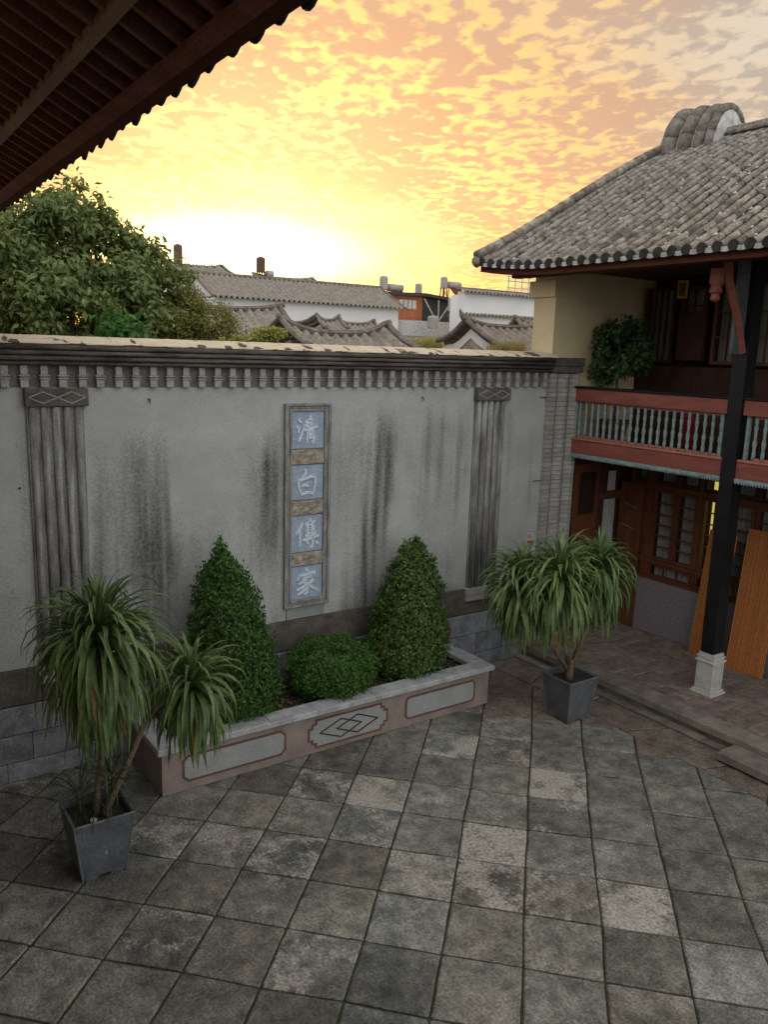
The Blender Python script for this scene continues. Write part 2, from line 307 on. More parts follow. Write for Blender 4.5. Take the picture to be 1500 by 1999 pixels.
# ------------------------------------------------------------------ mesh helpers
class MB:
    def __init__(s): s.v = []; s.f = []; s.at = []
    def add(s, vs, fs):
        o = len(s.v); s.v += [tuple(x) for x in vs]; s.f += [tuple(i+o for i in f) for f in fs]; return s
    def box(s, x0, x1, y0, y1, z0, z1, bev=0.0):
        if bev <= 0:
            return s.add([(x0,y0,z0),(x1,y0,z0),(x1,y1,z0),(x0,y1,z0),(x0,y0,z1),(x1,y0,z1),(x1,y1,z1),(x0,y1,z1)],
                         [(0,3,2,1),(4,5,6,7),(0,1,5,4),(1,2,6,5),(2,3,7,6),(3,0,4,7)])
        b = bev
        vs = []
        for z, i in ((z0, b), (z0+b, 0), (z1-b, 0), (z1, b)):
            vs += [(x0+i,y0+i,z),(x1-i,y0+i,z),(x1-i,y1-i,z),(x0+i,y1-i,z)]
        fs = [(3,2,1,0),(12,13,14,15)]
        for k in range(3):
            for j in range(4):
                a, c = k*4+j, k*4+(j+1) % 4
                fs.append((a, c, c+4, a+4))
        return s.add(vs, fs)
    def prism(s, poly, axis, a, b):
        """extrude 2-D polygon along axis: 'x' poly=(y,z), 'y' poly=(x,z), 'z' poly=(x,y)"""
        n = len(poly)
        def P(q, d): return {'x': (d, q[0], q[1]), 'y': (q[0], d, q[1]), 'z': (q[0], q[1], d)}[axis]
        return s.add([P(q, a) for q in poly]+[P(q, b) for q in poly],
                     [tuple(range(n))[::-1], tuple(range(n, 2*n))]+[(i, (i+1) % n, n+(i+1) % n, n+i) for i in range(n)])
    def tube(s, pts, rad, seg=8, caps=True, flat=1.0):
        pts = [Vector(p) for p in pts]; n = len(pts)
        if not hasattr(rad, '__len__'): rad = [rad]*n
        rings = []
        up = Vector((0, 0, 1))
        for i, p in enumerate(pts):
            t = (pts[min(i+1, n-1)]-pts[max(i-1, 0)]).normalized()
            a = t.cross(up)
            if a.length < 1e-3: a = t.cross(Vector((0, 1, 0)))
            a.normalize(); b = a.cross(t)
            rings.append([p+(a*math.cos(2*math.pi*k/seg)+b*flat*math.sin(2*math.pi*k/seg))*rad[i] for k in range(seg)])
        vs = [v for r_ in rings for v in r_]; fs = []
        for i in range(n-1):
            for k in range(seg):
                fs.append((i*seg+k, i*seg+(k+1) % seg, (i+1)*seg+(k+1) % seg, (i+1)*seg+k))
        if caps: fs += [tuple(range(seg))[::-1], tuple(range((n-1)*seg, n*seg))]
        return s.add(vs, fs)
    def lathe(s, prof, c=(0, 0, 0), seg=16):
        vs = []; fs = []
        for r_, z in prof:
            vs += [(c[0]+r_*math.cos(2*math.pi*k/seg), c[1]+r_*math.sin(2*math.pi*k/seg), c[2]+z) for k in range(seg)]
        n = len(prof)
        for i in range(n-1):
            for k in range(seg): fs.append((i*seg+k, i*seg+(k+1) % seg, (i+1)*seg+(k+1) % seg, (i+1)*seg+k))
        fs += [tuple(range(seg))[::-1], tuple(range((n-1)*seg, n*seg))]
        return s.add(vs, fs)
    def mesh(s, name, smooth=False):
        me = bpy.data.meshes.new(name); me.from_pydata(s.v, [], s.f); me.update()
        if smooth: me.shade_smooth()
        return me

WORLD = {}
def link(name, me, m_, parent=None, loc=(0, 0, 0), rot=(0, 0, 0), scale=(1, 1, 1)):
    o = bpy.data.objects.new(name, me); C.objects.link(o)
    if m_ is not None and len(me.materials) == 0: me.materials.append(MATS[m_])
    o.location = loc; o.rotation_euler = rot; o.scale = scale
    if parent is not None:
        o.parent = parent; o.matrix_parent_inverse = Matrix.Translation(-Vector(WORLD[parent.name]))
    WORLD[o.name] = tuple(loc)
    return o
def obj(name, mb, m_, parent=None, smooth=False):
    return link(name, mb.mesh(name, smooth), m_, parent)
def tag(o, label, cat, group=None):
    o['label'] = label; o['category'] = cat
    if group: o['group'] = group
    return o
def thing(name, label, cat, loc, group=None):
    o = bpy.data.objects.new(name, None); o.empty_display_size = .2; C.objects.link(o); o.location = loc; WORLD[o.name] = tuple(loc)
    return tag(o, label, cat, group)
def struct(o): o['kind'] = 'structure'; return o
def stuff(o): o['kind'] = 'stuff'; return o
def fbm(x, y, z=0.0, s=1.0): return mnoise.fractal(Vector((x*s, y*s, z*s)), 1.0, 2.0, 5)

def clip(poly, a, b, c):
    """keep the part of a 2-D polygon where a*x+b*y<=c"""
    out = []
    for i in range(len(poly)):
        p, q = poly[i], poly[(i+1) % len(poly)]
        dp, dq = a*p[0]+b*p[1]-c, a*q[0]+b*q[1]-c
        if dp <= 0: out.append(p)
        if dp*dq < 0:
            t = dp/(dp-dq); out.append((p[0]+(q[0]-p[0])*t, p[1]+(q[1]-p[1])*t))
    return out

# ================================================================== ground and paving
W = 9.07          # the courtyard wall's face
g = MB(); g.add([(-600, -200, -.12), (900, -200, -.12), (900, 1500, -.12), (-600, 1500, -.12)], [(0, 1, 2, 3)])
struct(obj('ground', g, 'ground_mat'))
pv = MB(); pv.box(-3.0, 9.04, -1.0, 9.06, -.10, -.020)
paving = struct(obj('courtyard_paving', pv, 'moss_joint'))

def slab(poly, z=0.0, pale=-.25, th=.05, m_='slab_mat', name='paving_slab', parent=None):
    """one stone: chamfered, slightly uneven outline, rounded top edge"""
    n = len(poly)
    cx = sum(p[0] for p in poly)/n; cyy = sum(p[1] for p in poly)/n
    pts = []
    for i in range(n):
        p0, p1, p2 = Vector(poly[i-1]), Vector(poly[i]), Vector(poly[(i+1) % n])
        c = rnd.uniform(.006, .020)
        la, lb = (p0-p1).length, (p2-p1).length
        pts.append(p1+(p0-p1)/max(la, 1e-4)*min(c, la*.3)); pts.append(p1+(p2-p1)/max(lb, 1e-4)*min(c, lb*.3))
        # ragged mid-edge points
        for t in (.33, .66):
            q = p1+(p2-p1)*t; d = (p2-p1).normalized(); q += Vector((-d.y, d.x))*rnd.uniform(-.001, .006)
            pts.append(q)
    k = len(pts); mb = MB(); vs = []
    tx, ty = rnd.uniform(-.004, .004), rnd.uniform(-.004, .004)
    for p in pts: vs.append((p.x, p.y, z-th))
    for p in pts: vs.append((p.x, p.y, z-.009+(p.x-cx)*tx+(p.y-cyy)*ty))
    for p in pts:
        d = Vector((cx, cyy))-p; d = d.normalized()*.014; vs.append((p.x+d.x, p.y+d.y, z+(p.x-cx)*tx+(p.y-cyy)*ty))
    fs = [tuple(range(k))[::-1], tuple(range(2*k, 3*k))]
    for r_ in range(2):
        for i in range(k): fs.append((r_*k+i, r_*k+(i+1) % k, (r_+1)*k+(i+1) % k, (r_+1)*k+i))
    mb.add(vs, fs)
    o = obj(name, mb, m_, parent or paving)
    o['pale'] = float(pale)
    return o

PITCH_S = .655; TA = R(44.6)
e1 = Vector((math.cos(TA), math.sin(TA))); e2 = Vector((-math.sin(TA), math.cos(TA)))
O1, O2 = -.1352, -.1406
# (pixel in the photograph, how pale that stone is)
PALE = [((1240, 1770), .14), ((975, 1640), .16), ((960, 1715), .02), ((755, 1550), .12), ((1100, 1530), .14), ((825, 1710), .02),
        ((570, 1675), .03), ((460, 1640), .03), ((310, 1620), .06), ((620, 1880), .03), ((320, 1830), .00), ((1100, 1780), -.03),
        ((720, 1620), .02), ((1100, 1590), -.03), ((990, 1570), -.04), ((930, 1455), .05), ((650, 1540), -.03), ((90, 1520), .02),
        ((1120, 1850), -.05), ((530, 1750), -.05), ((1010, 1420), .0), ((700, 1500), -.10), ((60, 1700), -.08), ((20, 1840), -.02), ((1000, 1460), -.02)]
PALE = [(at_z(*p), v) for p, v in PALE]
def uv_of(x, y): p = Vector((x, y)); return (p.dot(e1)-O1)/PITCH_S, (p.dot(e2)-O2)/PITCH_S
pale_cell = {}
for p, v in PALE:
    a, b = uv_of(p.x, p.y); pale_cell[(math.floor(a), math.floor(b))] = v*.8+.025
gap = .0075
for i in range(-3, 22):
    for j in range(-12, 14):
        cs = [(i, j), (i+1, j), (i+1, j+1), (i, j+1)]
        ctr = e1*(O1+(i+.5)*PITCH_S)+e2*(O2+(j+.5)*PITCH_S)
        if not (-1.2 < ctr.x < 9.0 and 1.4 < ctr.y < 9.5): continue
        if 2.95 < ctr.x < 7.0 and ctr.y > 8.2: continue
        poly = []
        jr = random.Random(i*1000+j)
        for (a, b), (da, db) in zip(cs, [(1, 1), (-1, 1), (-1, -1), (1, -1)]):
            jx, jy = random.Random(a*77+b*1313+5).uniform(-.012, .012), random.Random(a*91+b*713+9).uniform(-.012, .012)
            p = e1*(O1+a*PITCH_S+da*gap+jx)+e2*(O2+b*PITCH_S+db*gap+jy); poly.append((p.x, p.y))
        poly = clip(poly, 1, 0, 8.27); poly = clip(poly, 0, 1, W-.06) if poly else poly
        if len(poly) < 3: continue
        ar = abs(sum(poly[k][0]*poly[(k+1) % len(poly)][1]-poly[(k+1) % len(poly)][0]*poly[k][1] for k in range(len(poly))))/2
        if ar < .03: continue
        slab(poly, z=jr.uniform(-.004, .004), pale=pale_cell.get((i, j), jr.uniform(-.34, -.16)), m_='border_slab' if (ctr.x > 7.25 and ctr.y > 7.1) or (ctr.x > 7.75 and jr.random() < .5) else 'slab_mat')
# border stones along the gallery kerb
sk_prev = 0
y = 1.6
while y < 8.95:
    ln = rnd.uniform(.7, 1.15); y1 = min(y+ln, 9.0)
    sk = rnd.uniform(-.05, .05)
    sk2 = rnd.uniform(-.30, .30) if y1 < 8.9 else 0
    slab([(8.287, y+.011), (8.86, y+.011+sk_prev), (8.86, y1-.011+sk2), (8.287, y1-.011)], z=rnd.uniform(-.003, .003), pale=rnd.uniform(-.28, -.10), m_='border_slab')
    y = y1; sk_prev = sk2

# ================================================================== gallery floor and kerb (east side)
GF = .20
fl = MB(); fl.box(9.34, 13.6, -1.0, 9.05, -.1, GF-.012)
gfloor = struct(obj('gallery_floor', fl, 'gallery_paving'))
y = -.6
while y < 9.0:
    ln = rnd.uniform(1.3, 2.0); y1 = min(y+ln, 9.03)
    o = MB().box(9.0, 9.33, y+.004, y1-.004, .085, GF+rnd.uniform(-.004, .004), .012); obj('kerb_stone', o, 'kerb_mat', gfloor)
    y = y1
o = MB().box(9.05, 9.33, -.6, 9.03, -.05, .083); obj('kerb_footing', o, 'kerb_mat', gfloor)
y = -.6
while y < 9.0:
    y1 = min(y+rnd.uniform(.9, 1.6), 9.03)
    o = MB().box(8.885, 9.04, y+.005, y1-.005, -.05, .022+rnd.uniform(-.006, .006), .01); obj('gutter_stone', o, 'kerb_mat', gfloor)
    y = y1
o = MB().box(8.60, 8.98, 3.6, 5.14, .024, .135, .012); obj('step_stone', o, 'kerb_mat', gfloor)
# worn paving of the gallery: rounded setts
yy = 3.6; row = 0
while yy < 9.0:
    xx = 9.35+(row % 2)*.1
    dy = .235
    while xx < 11.28:
        dx = rnd.uniform(.24, .38); x1 = min(xx+dx, 11.3)
        slab([(xx+.003, yy+.003), (x1-.003, yy+.003), (x1-.003, yy+dy-.003), (xx+.003, yy+dy-.003)], z=GF+rnd.uniform(-.003, .003), pale=-.6, th=.04, m_='gallery_paving', name='paving_sett', parent=gfloor)
        xx = x1
    yy += dy; row += 1

# ================================================================== courtyard wall
wall = thing('courtyard_wall', 'tall grey plastered screen wall with dark cornice and four-character plaque', 'wall', (5.0, W+.2, 0))
X0, X1 = -1.2, 9.27
core = MB().box(X0, 9.30, W+.02, W+.36, -.1, 4.60); obj('wall_core', core, 'cement', wall)
# plastered field: a fine grid that carries the water stains
nx, nz = 300, 96
zs0, zs1 = 1.28, 4.325
pan = MB(); vs = []; st = []
streaks = []   # x, z top, z bottom, width, strength (read off the wall: rain runs below the cornice and beside the plaque)
for px, pt, pb, wd, s_ in [(300, 880, 1200, .2, .45), (328, 950, 1240, .12, .5), (280, 850, 1260, .5, .40), (520, 870, 1160, .32, .32), (715, 820, 1210, .42, .36), (870, 800, 1000, .42, .34), (430, 1000, 1200, .5, .18), (255, 860, 1150, .22, .30), (205, 900, 1200, .15, .35), (530, 860, 1090, .14, .60), (505, 940, 1110, .10, .40),
                           (748, 820, 1060, .20, .50), (765, 850, 1000, .10, .35), (735, 900, 1100, .3, .28), (725, 1000, 1190, .22, .50), (690, 1060, 1200, .22, .45), (655, 850, 1000, .18, .30), (850, 800, 960, .35, .35), (905, 780, 1000, .12, .45), (770, 800, 900, .35, .30),
                           (450, 870, 1000, .3, .15), (30, 800, 1000, .2, .12), (1015, 790, 960, .16, .32), (1000, 780, 1000, .07, .35), (1045, 790, 1000, .05, .4), (180, 790, 1250, .07, .5), (40, 820, 1250, .06, .3), (880, 1010, 1150, .2, .3), (600, 1195, 1215, .4, .2)]:
    a = at_y(px, pt, W); b = at_y(px, pb, W); streaks.append((a.x, a.z, b.z, wd, s_))
for k in range(nz+1):
    z = zs0+(zs1-zs0)*k/nz
    for i in range(nx+1):
        x = X0+(X1-X0)*i/nx
        vs.append((x, W+.006*fbm(x, z, 3.1, .9), z))
        s_ = 0.0
        for (sx, zt, zb, wd, am) in streaks:
            dx = (x-sx+.05*fbm(x, z, 1, 2))/wd
            if abs(dx) > 2.5: continue
            e = math.exp(-dx*dx*1.3)*min(1, max(0, (zt+.25-z)/.5))*min(1, max(0, (z-zb+.3)/.6))
            e *= .35+1.0*max(0, .55+.8*fbm(x*9, z*.35, 5, 1.5))
            s_ += am*e*.55
        s_ += .22*max(0, fbm(x*2.0, z*.8, 9, .9)+.18)*min(1, max(0, (4.25-z)/.9))
        s_ += .30*max(0, 1-(z-zs0)/.5)**2*max(0, .45+fbm(x*2, z, 2, 1.1))
        st.append(max(0, min(.85, s_)))
fs = []
for k in range(nz):
    for i in range(nx):
        a = k*(nx+1)+i; fs.append((a, a+1, a+nx+2, a+nx+1))
pan.add(vs, fs); me = pan.mesh('plaster_field', True)
ca_ = me.attributes.new('stain', 'FLOAT', 'POINT'); ca_.data.foreach_set('value', st)
link('plaster_field', me, 'plaster', wall)
# small damage: hooks and a drilled hole
for px, py in ((290, 781), (824, 777)):
    p = at_y(px, py, W); h = MB().tube([(p.x, W+.02, p.z+.01), (p.x, W-.03, p.z+.012), (p.x, W-.045, p.z-.01), (p.x, W-.04, p.z-.035)], .009, 6); obj('hook', h, 'rust', wall)
p = at_y(38, 953, W); obj('drill_hole', MB().lathe([(.012, 0), (.012, .004)], (0, 0, 0), 10), 'tile_dark', wall).matrix_basis = Matrix.Translation((p.x, W-.008, p.z)) @ Matrix.Rotation(R(90), 4, 'X')
for px, py in ((1062, 775), (1048, 938)):
    p = at_y(px, py, W); obj('iron_cramp', MB().box(p.x-.09, p.x+.05, W-.03, W-.012, p.z-.006, p.z+.006), 'rust', wall)
# base: dark band and dressed blocks
obj('base_band', MB().box(X0, 9.27, W-.028, W+.02, .87, 1.275, .006), 'base_band', wall)
for z0, z1, sd in ((-.05, .21, 1), (.21, .53, 2), (.53, .865, 3)):
    x = X0; q = random.Random(sd)
    while x < 9.26:
        x1 = min(x+q.uniform(.55, 1.15), 9.27)
        if 9.27-x1 < .3: x1 = 9.27
        obj('stone_block', MB().box(x+.004, x1-.004, W-.05+q.uniform(-.006, .006), W+.015, z0+.004, z1-.004, .008), 'block_mat', wall); x = x1
obj('base_joint', MB().box(X0, 9.27, W-.03, W+.019, -.05, .865), 'joint_dark', wall)
# frieze: recessed band with little stub balusters
obj('frieze', MB().box(X0, 9.27, W+.0, W+.05, 4.327, 4.56), 'frieze_back', wall)
px_b = [(14, 0), (112, 1), (217, 2), (318, 3), (418, 4), (513, 5), (608, 6), (697, 7), (790, 8), (876, 9), (965, 10)]
bxs = [at_y(zx/1500*560, 735, W).x for zx, _ in px_b]
stp = (bxs[-1]-bxs[0])/10
fb = MB()
w2 = .039
for z0, z1, w_, d in ((0, .085, w2, .055), (.085, .100, w2+.014, .065), (.100, .114, w2-.004, .052), (.114, .130, w2+.014, .065), (.130, .228, w2-.004, .055)):
    fb.box(-w_, w_, -d, 0, z0, z1-.001, .004)
fbm_me = fb.mesh('frieze_baluster')
i = -12
while bxs[0]+i*stp < 9.22:
    if bxs[0]+i*stp > X0+.1: link('frieze_baluster', fbm_me, 'cement', wall, (bxs[0]+i*stp+rnd.uniform(-.006, .006), W+.001, 4.328))
    i += 1
# cornice: four stepped mouldings
for k, (z0, z1, d) in enumerate(((4.556, 4.605, .10), (4.605, 4.66, .135), (4.66, 4.715, .155), (4.715, 4.782, .17))):
    pr = [(W+.05, z0)]
    for a in range(7):
        t = -math.pi/2+math.pi*a/6; pr.append((W-d+.02-.02*math.cos(t), (z0+z1)/2+(z1-z0-.006)/2*math.sin(t)))
    pr.append((W+.05, z1-.003))
    obj('cornice_moulding', MB().prism(pr, 'x', X0, 9.28), 'cornice_mat', wall, True)
# coping: ochre render on a sloped top, worn through in places
cp = MB(); nxc = 260; prof = [(W-.172, 4.778), (W-.168, 4.790), (W-.05, 4.822), (W+.16, 4.865), (W+.34, 4.866), (W+.36, 4.60)]
vs = []; fs = []; att = []
for i in range(nxc+1):
    x = X0+(9.36-X0)*i/nxc
    for k, (yv, zv) in enumerate(prof):
        vs.append((x, yv+(.006*fbm(x, k, 0, 6) if k < 3 else 0), zv+(.005*fbm(x, k, 4, 5) if k < 5 else 0)))
        a = max(0, fbm(x*5.0, k*.9, 6, 1.2)-.22)*3.0*(1 if k < 3 else .2)
        att.append(min(1, a))
n_ = len(prof)
for i in range(nxc):
    for k in range(n_-1): fs.append((i*n_+k, (i+1)*n_+k, (i+1)*n_+k+1, i*n_+k+1))
fs += [tuple(range(n_))[::-1], tuple(range(nxc*n_, nxc*n_+n_))]
me = cp.add(vs, fs).mesh('coping'); me.attributes.new('worn', 'FLOAT', 'POINT').data.foreach_set('value', att)
mat('coping_worn', (.66, .56, .42), (.56, .46, .34), scale=5, rough=.9, fine=.15, bump=.2, extra=attr_mix('worn', (.09, .075, .065), 'GEOMETRY', 9, .62, .80))
link('coping', me, 'coping_worn', wall)
# pilasters
def pilaster(x0, x1, cap0, cap1):
    pil = obj('pilaster', MB().box(x0, x1, W-.03, W+.015, 1.29, 4.13, .004), 'flute_mat', wall)
    n = 5; wdt = (x1-x0)
    for k in range(n):
        c = x0+wdt*(k+.5)/n; r_ = wdt/n*.36
        pr = [(c+r_*math.cos(math.pi+math.pi*t/8), W-.028+1.15*r_*math.sin(math.pi+math.pi*t/8)) for t in range(9)]
        obj('flute', MB().prism(pr, 'z', 1.295, 4.125), 'flute_mat', pil, True)
    for z0, z1, d, ex in ((1.18, 1.288, .075, .03), (1.075, 1.179, .062, .02)):
        obj('plinth', MB().box(x0-ex, x1+ex, W-d, W+.015, z0, z1, .008), 'cement', pil)
    cap = obj('capital', MB().box(cap0, cap1, W-.085, W+.015, 4.132, 4.318, .006), 'cement_dark', pil)
    ln = MB(); cx = (cap0+cap1)/2; hw = (cap1-cap0)/2*.9
    for s in (-1, 1):
        pts = [(cx, 0), (cx+s*hw*.5, .06), (cx+s*hw, 0), (cx+s*hw*.5, -.06)]
        for a in range(4):
            p, q = pts[a], pts[(a+1) % 4]
            ln.tube([(p[0], W-.087, 4.225+p[1]), (q[0], W-.087, 4.225+q[1])], .006, 5)
    obj('diamond_moulding', ln, 'cement', pil)
pilaster(1.69, 2.265, 1.675, 2.31)
pilaster(7.815, 8.40, 7.80, 8.455)
# plaque
FX0, FX1, FZ0, FZ1 = 4.695, 5.362, 1.45, 4.128
plq = obj('plaque', MB().box(FX0+.06, FX1-.06, W-.012, W+.015, FZ0+.06, FZ1-.06), 'frame_wood', wall)
def frame_strip(inset, wd, d):
    for n_, (a, b, c_, e) in (('v', (FX0+inset, FX0+inset+wd, FZ0+inset, FZ1-inset)), ('v', (FX1-inset-wd, FX1-inset, FZ0+inset, FZ1-inset)),
                            ('h', (FX0+inset+wd, FX1-inset-wd, FZ0+inset, FZ0+inset+wd)), ('h', (FX0+inset+wd, FX1-inset-wd, FZ1-inset-wd, FZ1-inset))):
        obj('frame_moulding', MB().box(a, b, W-d, W+.014, c_, e, .006), 'frame_wood', plq)
frame_strip(0, .035, .055); frame_strip(.0365, .032, .038); frame_strip(.070, .03, .048)
GL = {  # the four characters, one stroke per list, on a unit square
 'a': [[(.14,.82),(.24,.74)],[(.08,.62),(.18,.55),(.14,.44)],[(.16,.16),(.24,.32),(.38,.66)],[(.38,.73),(.66,.80)],[(.40,.63),(.66,.69)],[(.34,.50),(.60,.56),(.86,.60)],[(.58,.93),(.55,.72),(.53,.55)],[(.48,.49),(.48,.32),(.45,.14)],[(.48,.48),(.68,.52),(.71,.30),(.69,.11),(.61,.18)],[(.5,.38),(.68,.41)],[(.5,.27),(.68,.30)]],
 'b': [[(.38,.92),(.47,.84),(.22,.60)],[(.16,.60),(.19,.34),(.28,.10)],[(.18,.57),(.44,.64),(.66,.71),(.80,.62),(.76,.34),(.68,.10)],[(.28,.40),(.58,.47),(.46,.36)],[(.27,.13),(.48,.19),(.68,.15)]],
 'c': [[(.33,.84),(.22,.66),(.08,.50)],[(.23,.62),(.24,.38),(.23,.14)],[(.42,.78),(.80,.85)],[(.46,.70),(.47,.53)],[(.46,.70),(.78,.75),(.74,.57)],[(.47,.62),(.74,.66)],[(.47,.54),(.74,.58)],[(.61,.95),(.61,.70),(.60,.45)],[(.42,.44),(.82,.50)],[(.34,.31),(.62,.36),(.94,.41)],[(.71,.47),(.72,.24),(.68,.07),(.57,.13)],[(.46,.27),(.55,.19)],[(.80,.24),(.93,.16)]],
 'd': [[(.46,.95),(.55,.87)],[(.22,.76),(.15,.60)],[(.22,.75),(.52,.78),(.84,.84),(.76,.71)],[(.32,.62),(.72,.70)],[(.52,.66),(.38,.55),(.18,.46)],[(.38,.53),(.54,.40),(.53,.16),(.40,.10)],[(.47,.42),(.30,.33),(.12,.27)],[(.50,.31),(.34,.20),(.16,.12)],[(.74,.58),(.66,.50),(.56,.44)],[(.56,.44),(.72,.30),(.92,.18)]],
}
def carved(strokes, x0, z0, w_, h_, yf):
    mb = MB()
    def P(p, d): return Vector((x0+p[0]*w_, yf-d, z0+p[1]*h_))
    for s in strokes:
        pts = []
        for i in range(len(s)-1):
            for k in range(4): t = k/4; pts.append((s[i][0]+(s[i+1][0]-s[i][0])*t, s[i][1]+(s[i+1][1]-s[i][1])*t))
        pts.append(s[-1])
        for _ in range(2):
            pts = [pts[0]]+[((pts[i-1][0]+2*pts[i][0]+pts[i+1][0])/4, (pts[i-1][1]+2*pts[i][1]+pts[i+1][1])/4) for i in range(1, len(pts)-1)]+[pts[-1]]
        n = len(pts); Lr = []; Rr = []
        for i, p in enumerate(pts):
            a, b = pts[max(i-1, 0)], pts[min(i+1, n-1)]
            dx, dz = b[0]-a[0], b[1]-a[1]; ll = math.hypot(dx, dz) or 1
            nx_, nz_ = -dz/ll, dx/ll; t = i/(n-1)
            hw = .030*(.75+.5*math.sin(math.pi*min(1, t*1.1+.1)))
            Lr.append((p[0]+nx_*hw, p[1]+nz_*hw)); Rr.append((p[0]-nx_*hw, p[1]-nz_*hw))
        loop = Lr+Rr[::-1]
        ring = [P(q, .008) for q in loop]+[P(loop[0], .008)]
        mb.tube(ring, .006, 5, False)
        vs = [P(q, .004) for q in Lr]+[P(q, .004) for q in Rr]
        mb.add(vs, [(i, i+1, n+i+1, n+i) for i in range(n-1)])
    return mb
ZB = [at_y(600, yy, W).z for yy in (805, 875, 907, 974, 1005, 1075, 1103, 1168)]
gx0, gx1 = FX0+.102, FX1-.102
for k, ch in enumerate('abcd'):
    zt, zb = ZB[2*k], ZB[2*k+1]
    if k == 3: zb = FZ0+.102
    if k == 0: zt = FZ1-.102
    tl = obj('character_tile', MB().box(gx0+.004, gx1-.004, W-.030, W-.0125, zb, zt, .004), 'blue_stone', plq)
    obj('carved_character', carved(GL[ch], gx0+.03, zb+.02, gx1-gx0-.06, zt-zb-.04, W-.030), 'letter_stone', tl)
    if k < 3: obj('divider_board', MB().box(gx0+.002, gx1-.002, W-.042, W-.0125, ZB[2*k+2]+.012, ZB[2*k+1]-.012, .005), 'old_wood', plq)
obj('apron', MB().box(FX0+.05, FX1-.05, W-.016, W+.014, 1.285, 1.445, .003), 'planter_panel', plq)
# brick pier at the right end, courses with two rounded hollows
BX0, BX1 = 9.272, 9.95
pier = obj('brick_pier', MB().box(BX0+.01, BX1-.005, W+.02, W+.36, 0.0, 4.55), 'joint_dark', wall)
def wavy():
    n = 28; pr = []
    for i in range(n+1):
        t = i/n; d = .075
        for c in (.36, .74):
            u = (t-c)/.15
            if abs(u) < 1: d -= .066*(1-abs(u))
        pr.append((BX0+(BX1-BX0)*t, W-d))
    return pr+[(BX1, W+.2), (BX0, W+.2)]
ch_ = (4.545-.16)/60
bm_ = MB().prism(wavy(), 'z', 0, ch_-.006).mesh('brick_course')
for k in range(60):
    link('brick_course', bm_, 'grey_brick', pier, (0, rnd.uniform(-.0015, .001), .16+k*ch_))
obj('pier_footing', MB().box(BX0, BX1+.02, W-.085, W+.3, -.05, .158, .008), 'block_mat', pier)
for z0, z1, d in ((4.556, 4.66, .10), (4.66, 4.79, .12)):
    obj('pier_cap', MB().box(BX0+.003, BX1+d-.085, W-d, W+.36, z0, z1-.003, .006), 'cement_dark', pier)
# no-smoking notice
p = at_y(1033, 1050, W)
sg = thing('no_smoking_sign', 'small white no smoking notice with red bar, stuck beside the brick pier', 'sign', (p.x, W, p.z-.1))
obj('backing', MB().box(p.x-.055, p.x+.055, W-.016, W-.009, p.z-.09, p.z+.09), 'paper_white', sg)
obj('red_bar', MB().box(p.x-.052, p.x+.052, W-.0185, W-.0165, p.z-.085, p.z-.040), 'paper_red', sg)
obj('prohibition_ring', MB().tube([(p.x+.038*math.cos(a*math.pi/12), W-.017, p.z+.03+.038*math.sin(a*math.pi/12)) for a in range(25)], .005, 5, False), 'paper_red', sg)
obj('prohibition_slash', MB().tube([(p.x-.027, W-.0185, p.z+.057), (p.x+.027, W-.0185, p.z+.003)], .004, 5), 'paper_red', sg)
obj('cigarette', MB().box(p.x-.028, p.x+.028, W-.0172, W-.0162, p.z+.024, p.z+.034), 'paper_ink', sg)
#NEXT
# ================================================================== planter
PX0, PX1, PY0, PY1 = 2.62, 7.28, 7.85, W-.06
pln = thing('planter', 'long low pink-grey planter box with outlined panels and stone coping', 'planter', (4.95, 7.85, 0))
bd = MB(); ptk = .16
bd.box(PX0, PX1, PY0, PY0+ptk, .006, .50); bd.box(PX0, PX0+ptk, PY0+ptk+.001, PY1, .006, .50); bd.box(PX1-ptk, PX1, PY0+ptk+.001, PY1, .006, .50)
obj('planter_body', bd, 'planter_pink', pln)
ov = .055
def cop(name, x0, x1, y0, y1): obj(name, MB().box(x0, x1, y0, y1, .502, .575, .008), 'planter_coping', pln)
cx_ = [PX0-ov, 3.9, 5.35, PX1+ov]
for a, b in zip(cx_[:-1], cx_[1:]): cop('coping_slab', a+.002, b-.002, PY0-ov, PY0+.20)
cop('coping_slab', PX0-ov, PX0+.20, PY0+.203, PY1); cop('coping_slab', PX1-.20, PX1+ov, PY0+.203, PY1)
sl = MB(); ns = 60; vs = []; fs = []
for i in range(ns+1):
    for k in range(17):
        x = PX0+ptk+.002+(PX1-PX0-2*ptk-.004)*i/ns; y = PY0+ptk+.002+(PY1-PY0-ptk-.004)*k/16
        vs.append((x, y, .47+.02*fbm(x, y, 0, 2)))
for i in range(ns):
    for k in range(16): a = i*17+k; fs.append((a, a+17, a+18, a+1))
obj('soil_bed', sl.add(vs, fs), 'soil', pln)
def outline(pts, y, r_, name='panel_outline', m_='planter_line', closed=True, parent=pln):
    mb = MB()
    n = len(pts)
    for i in range(n if closed else n-1):
        p, q = pts[i], pts[(i+1) % n]
        dx, dz = q[0]-p[0], q[1]-p[1]; ll = math.hypot(dx, dz); nx_, nz_ = -dz/ll*r_, dx/ll*r_; ex, ez = dx/ll*r_*.8, dz/ll*r_*.8
        a = [(p[0]+nx_-ex, p[1]+nz_-ez), (q[0]+nx_+ex, q[1]+nz_+ez), (q[0]-nx_+ex, q[1]-nz_+ez), (p[0]-nx_-ex, p[1]-nz_-ez)]
        d = .0005*(i % 2)
        mb.prism(a, 'y', y-.006-d, y+.002)
    return obj(name, mb, m_, parent)
def panel(pts):
    pb = obj('panel', MB().prism(pts, 'y', PY0-.006, PY0+.001), 'planter_panel', pln)
    outline(pts, PY0-.002, .013, parent=pb); return pb
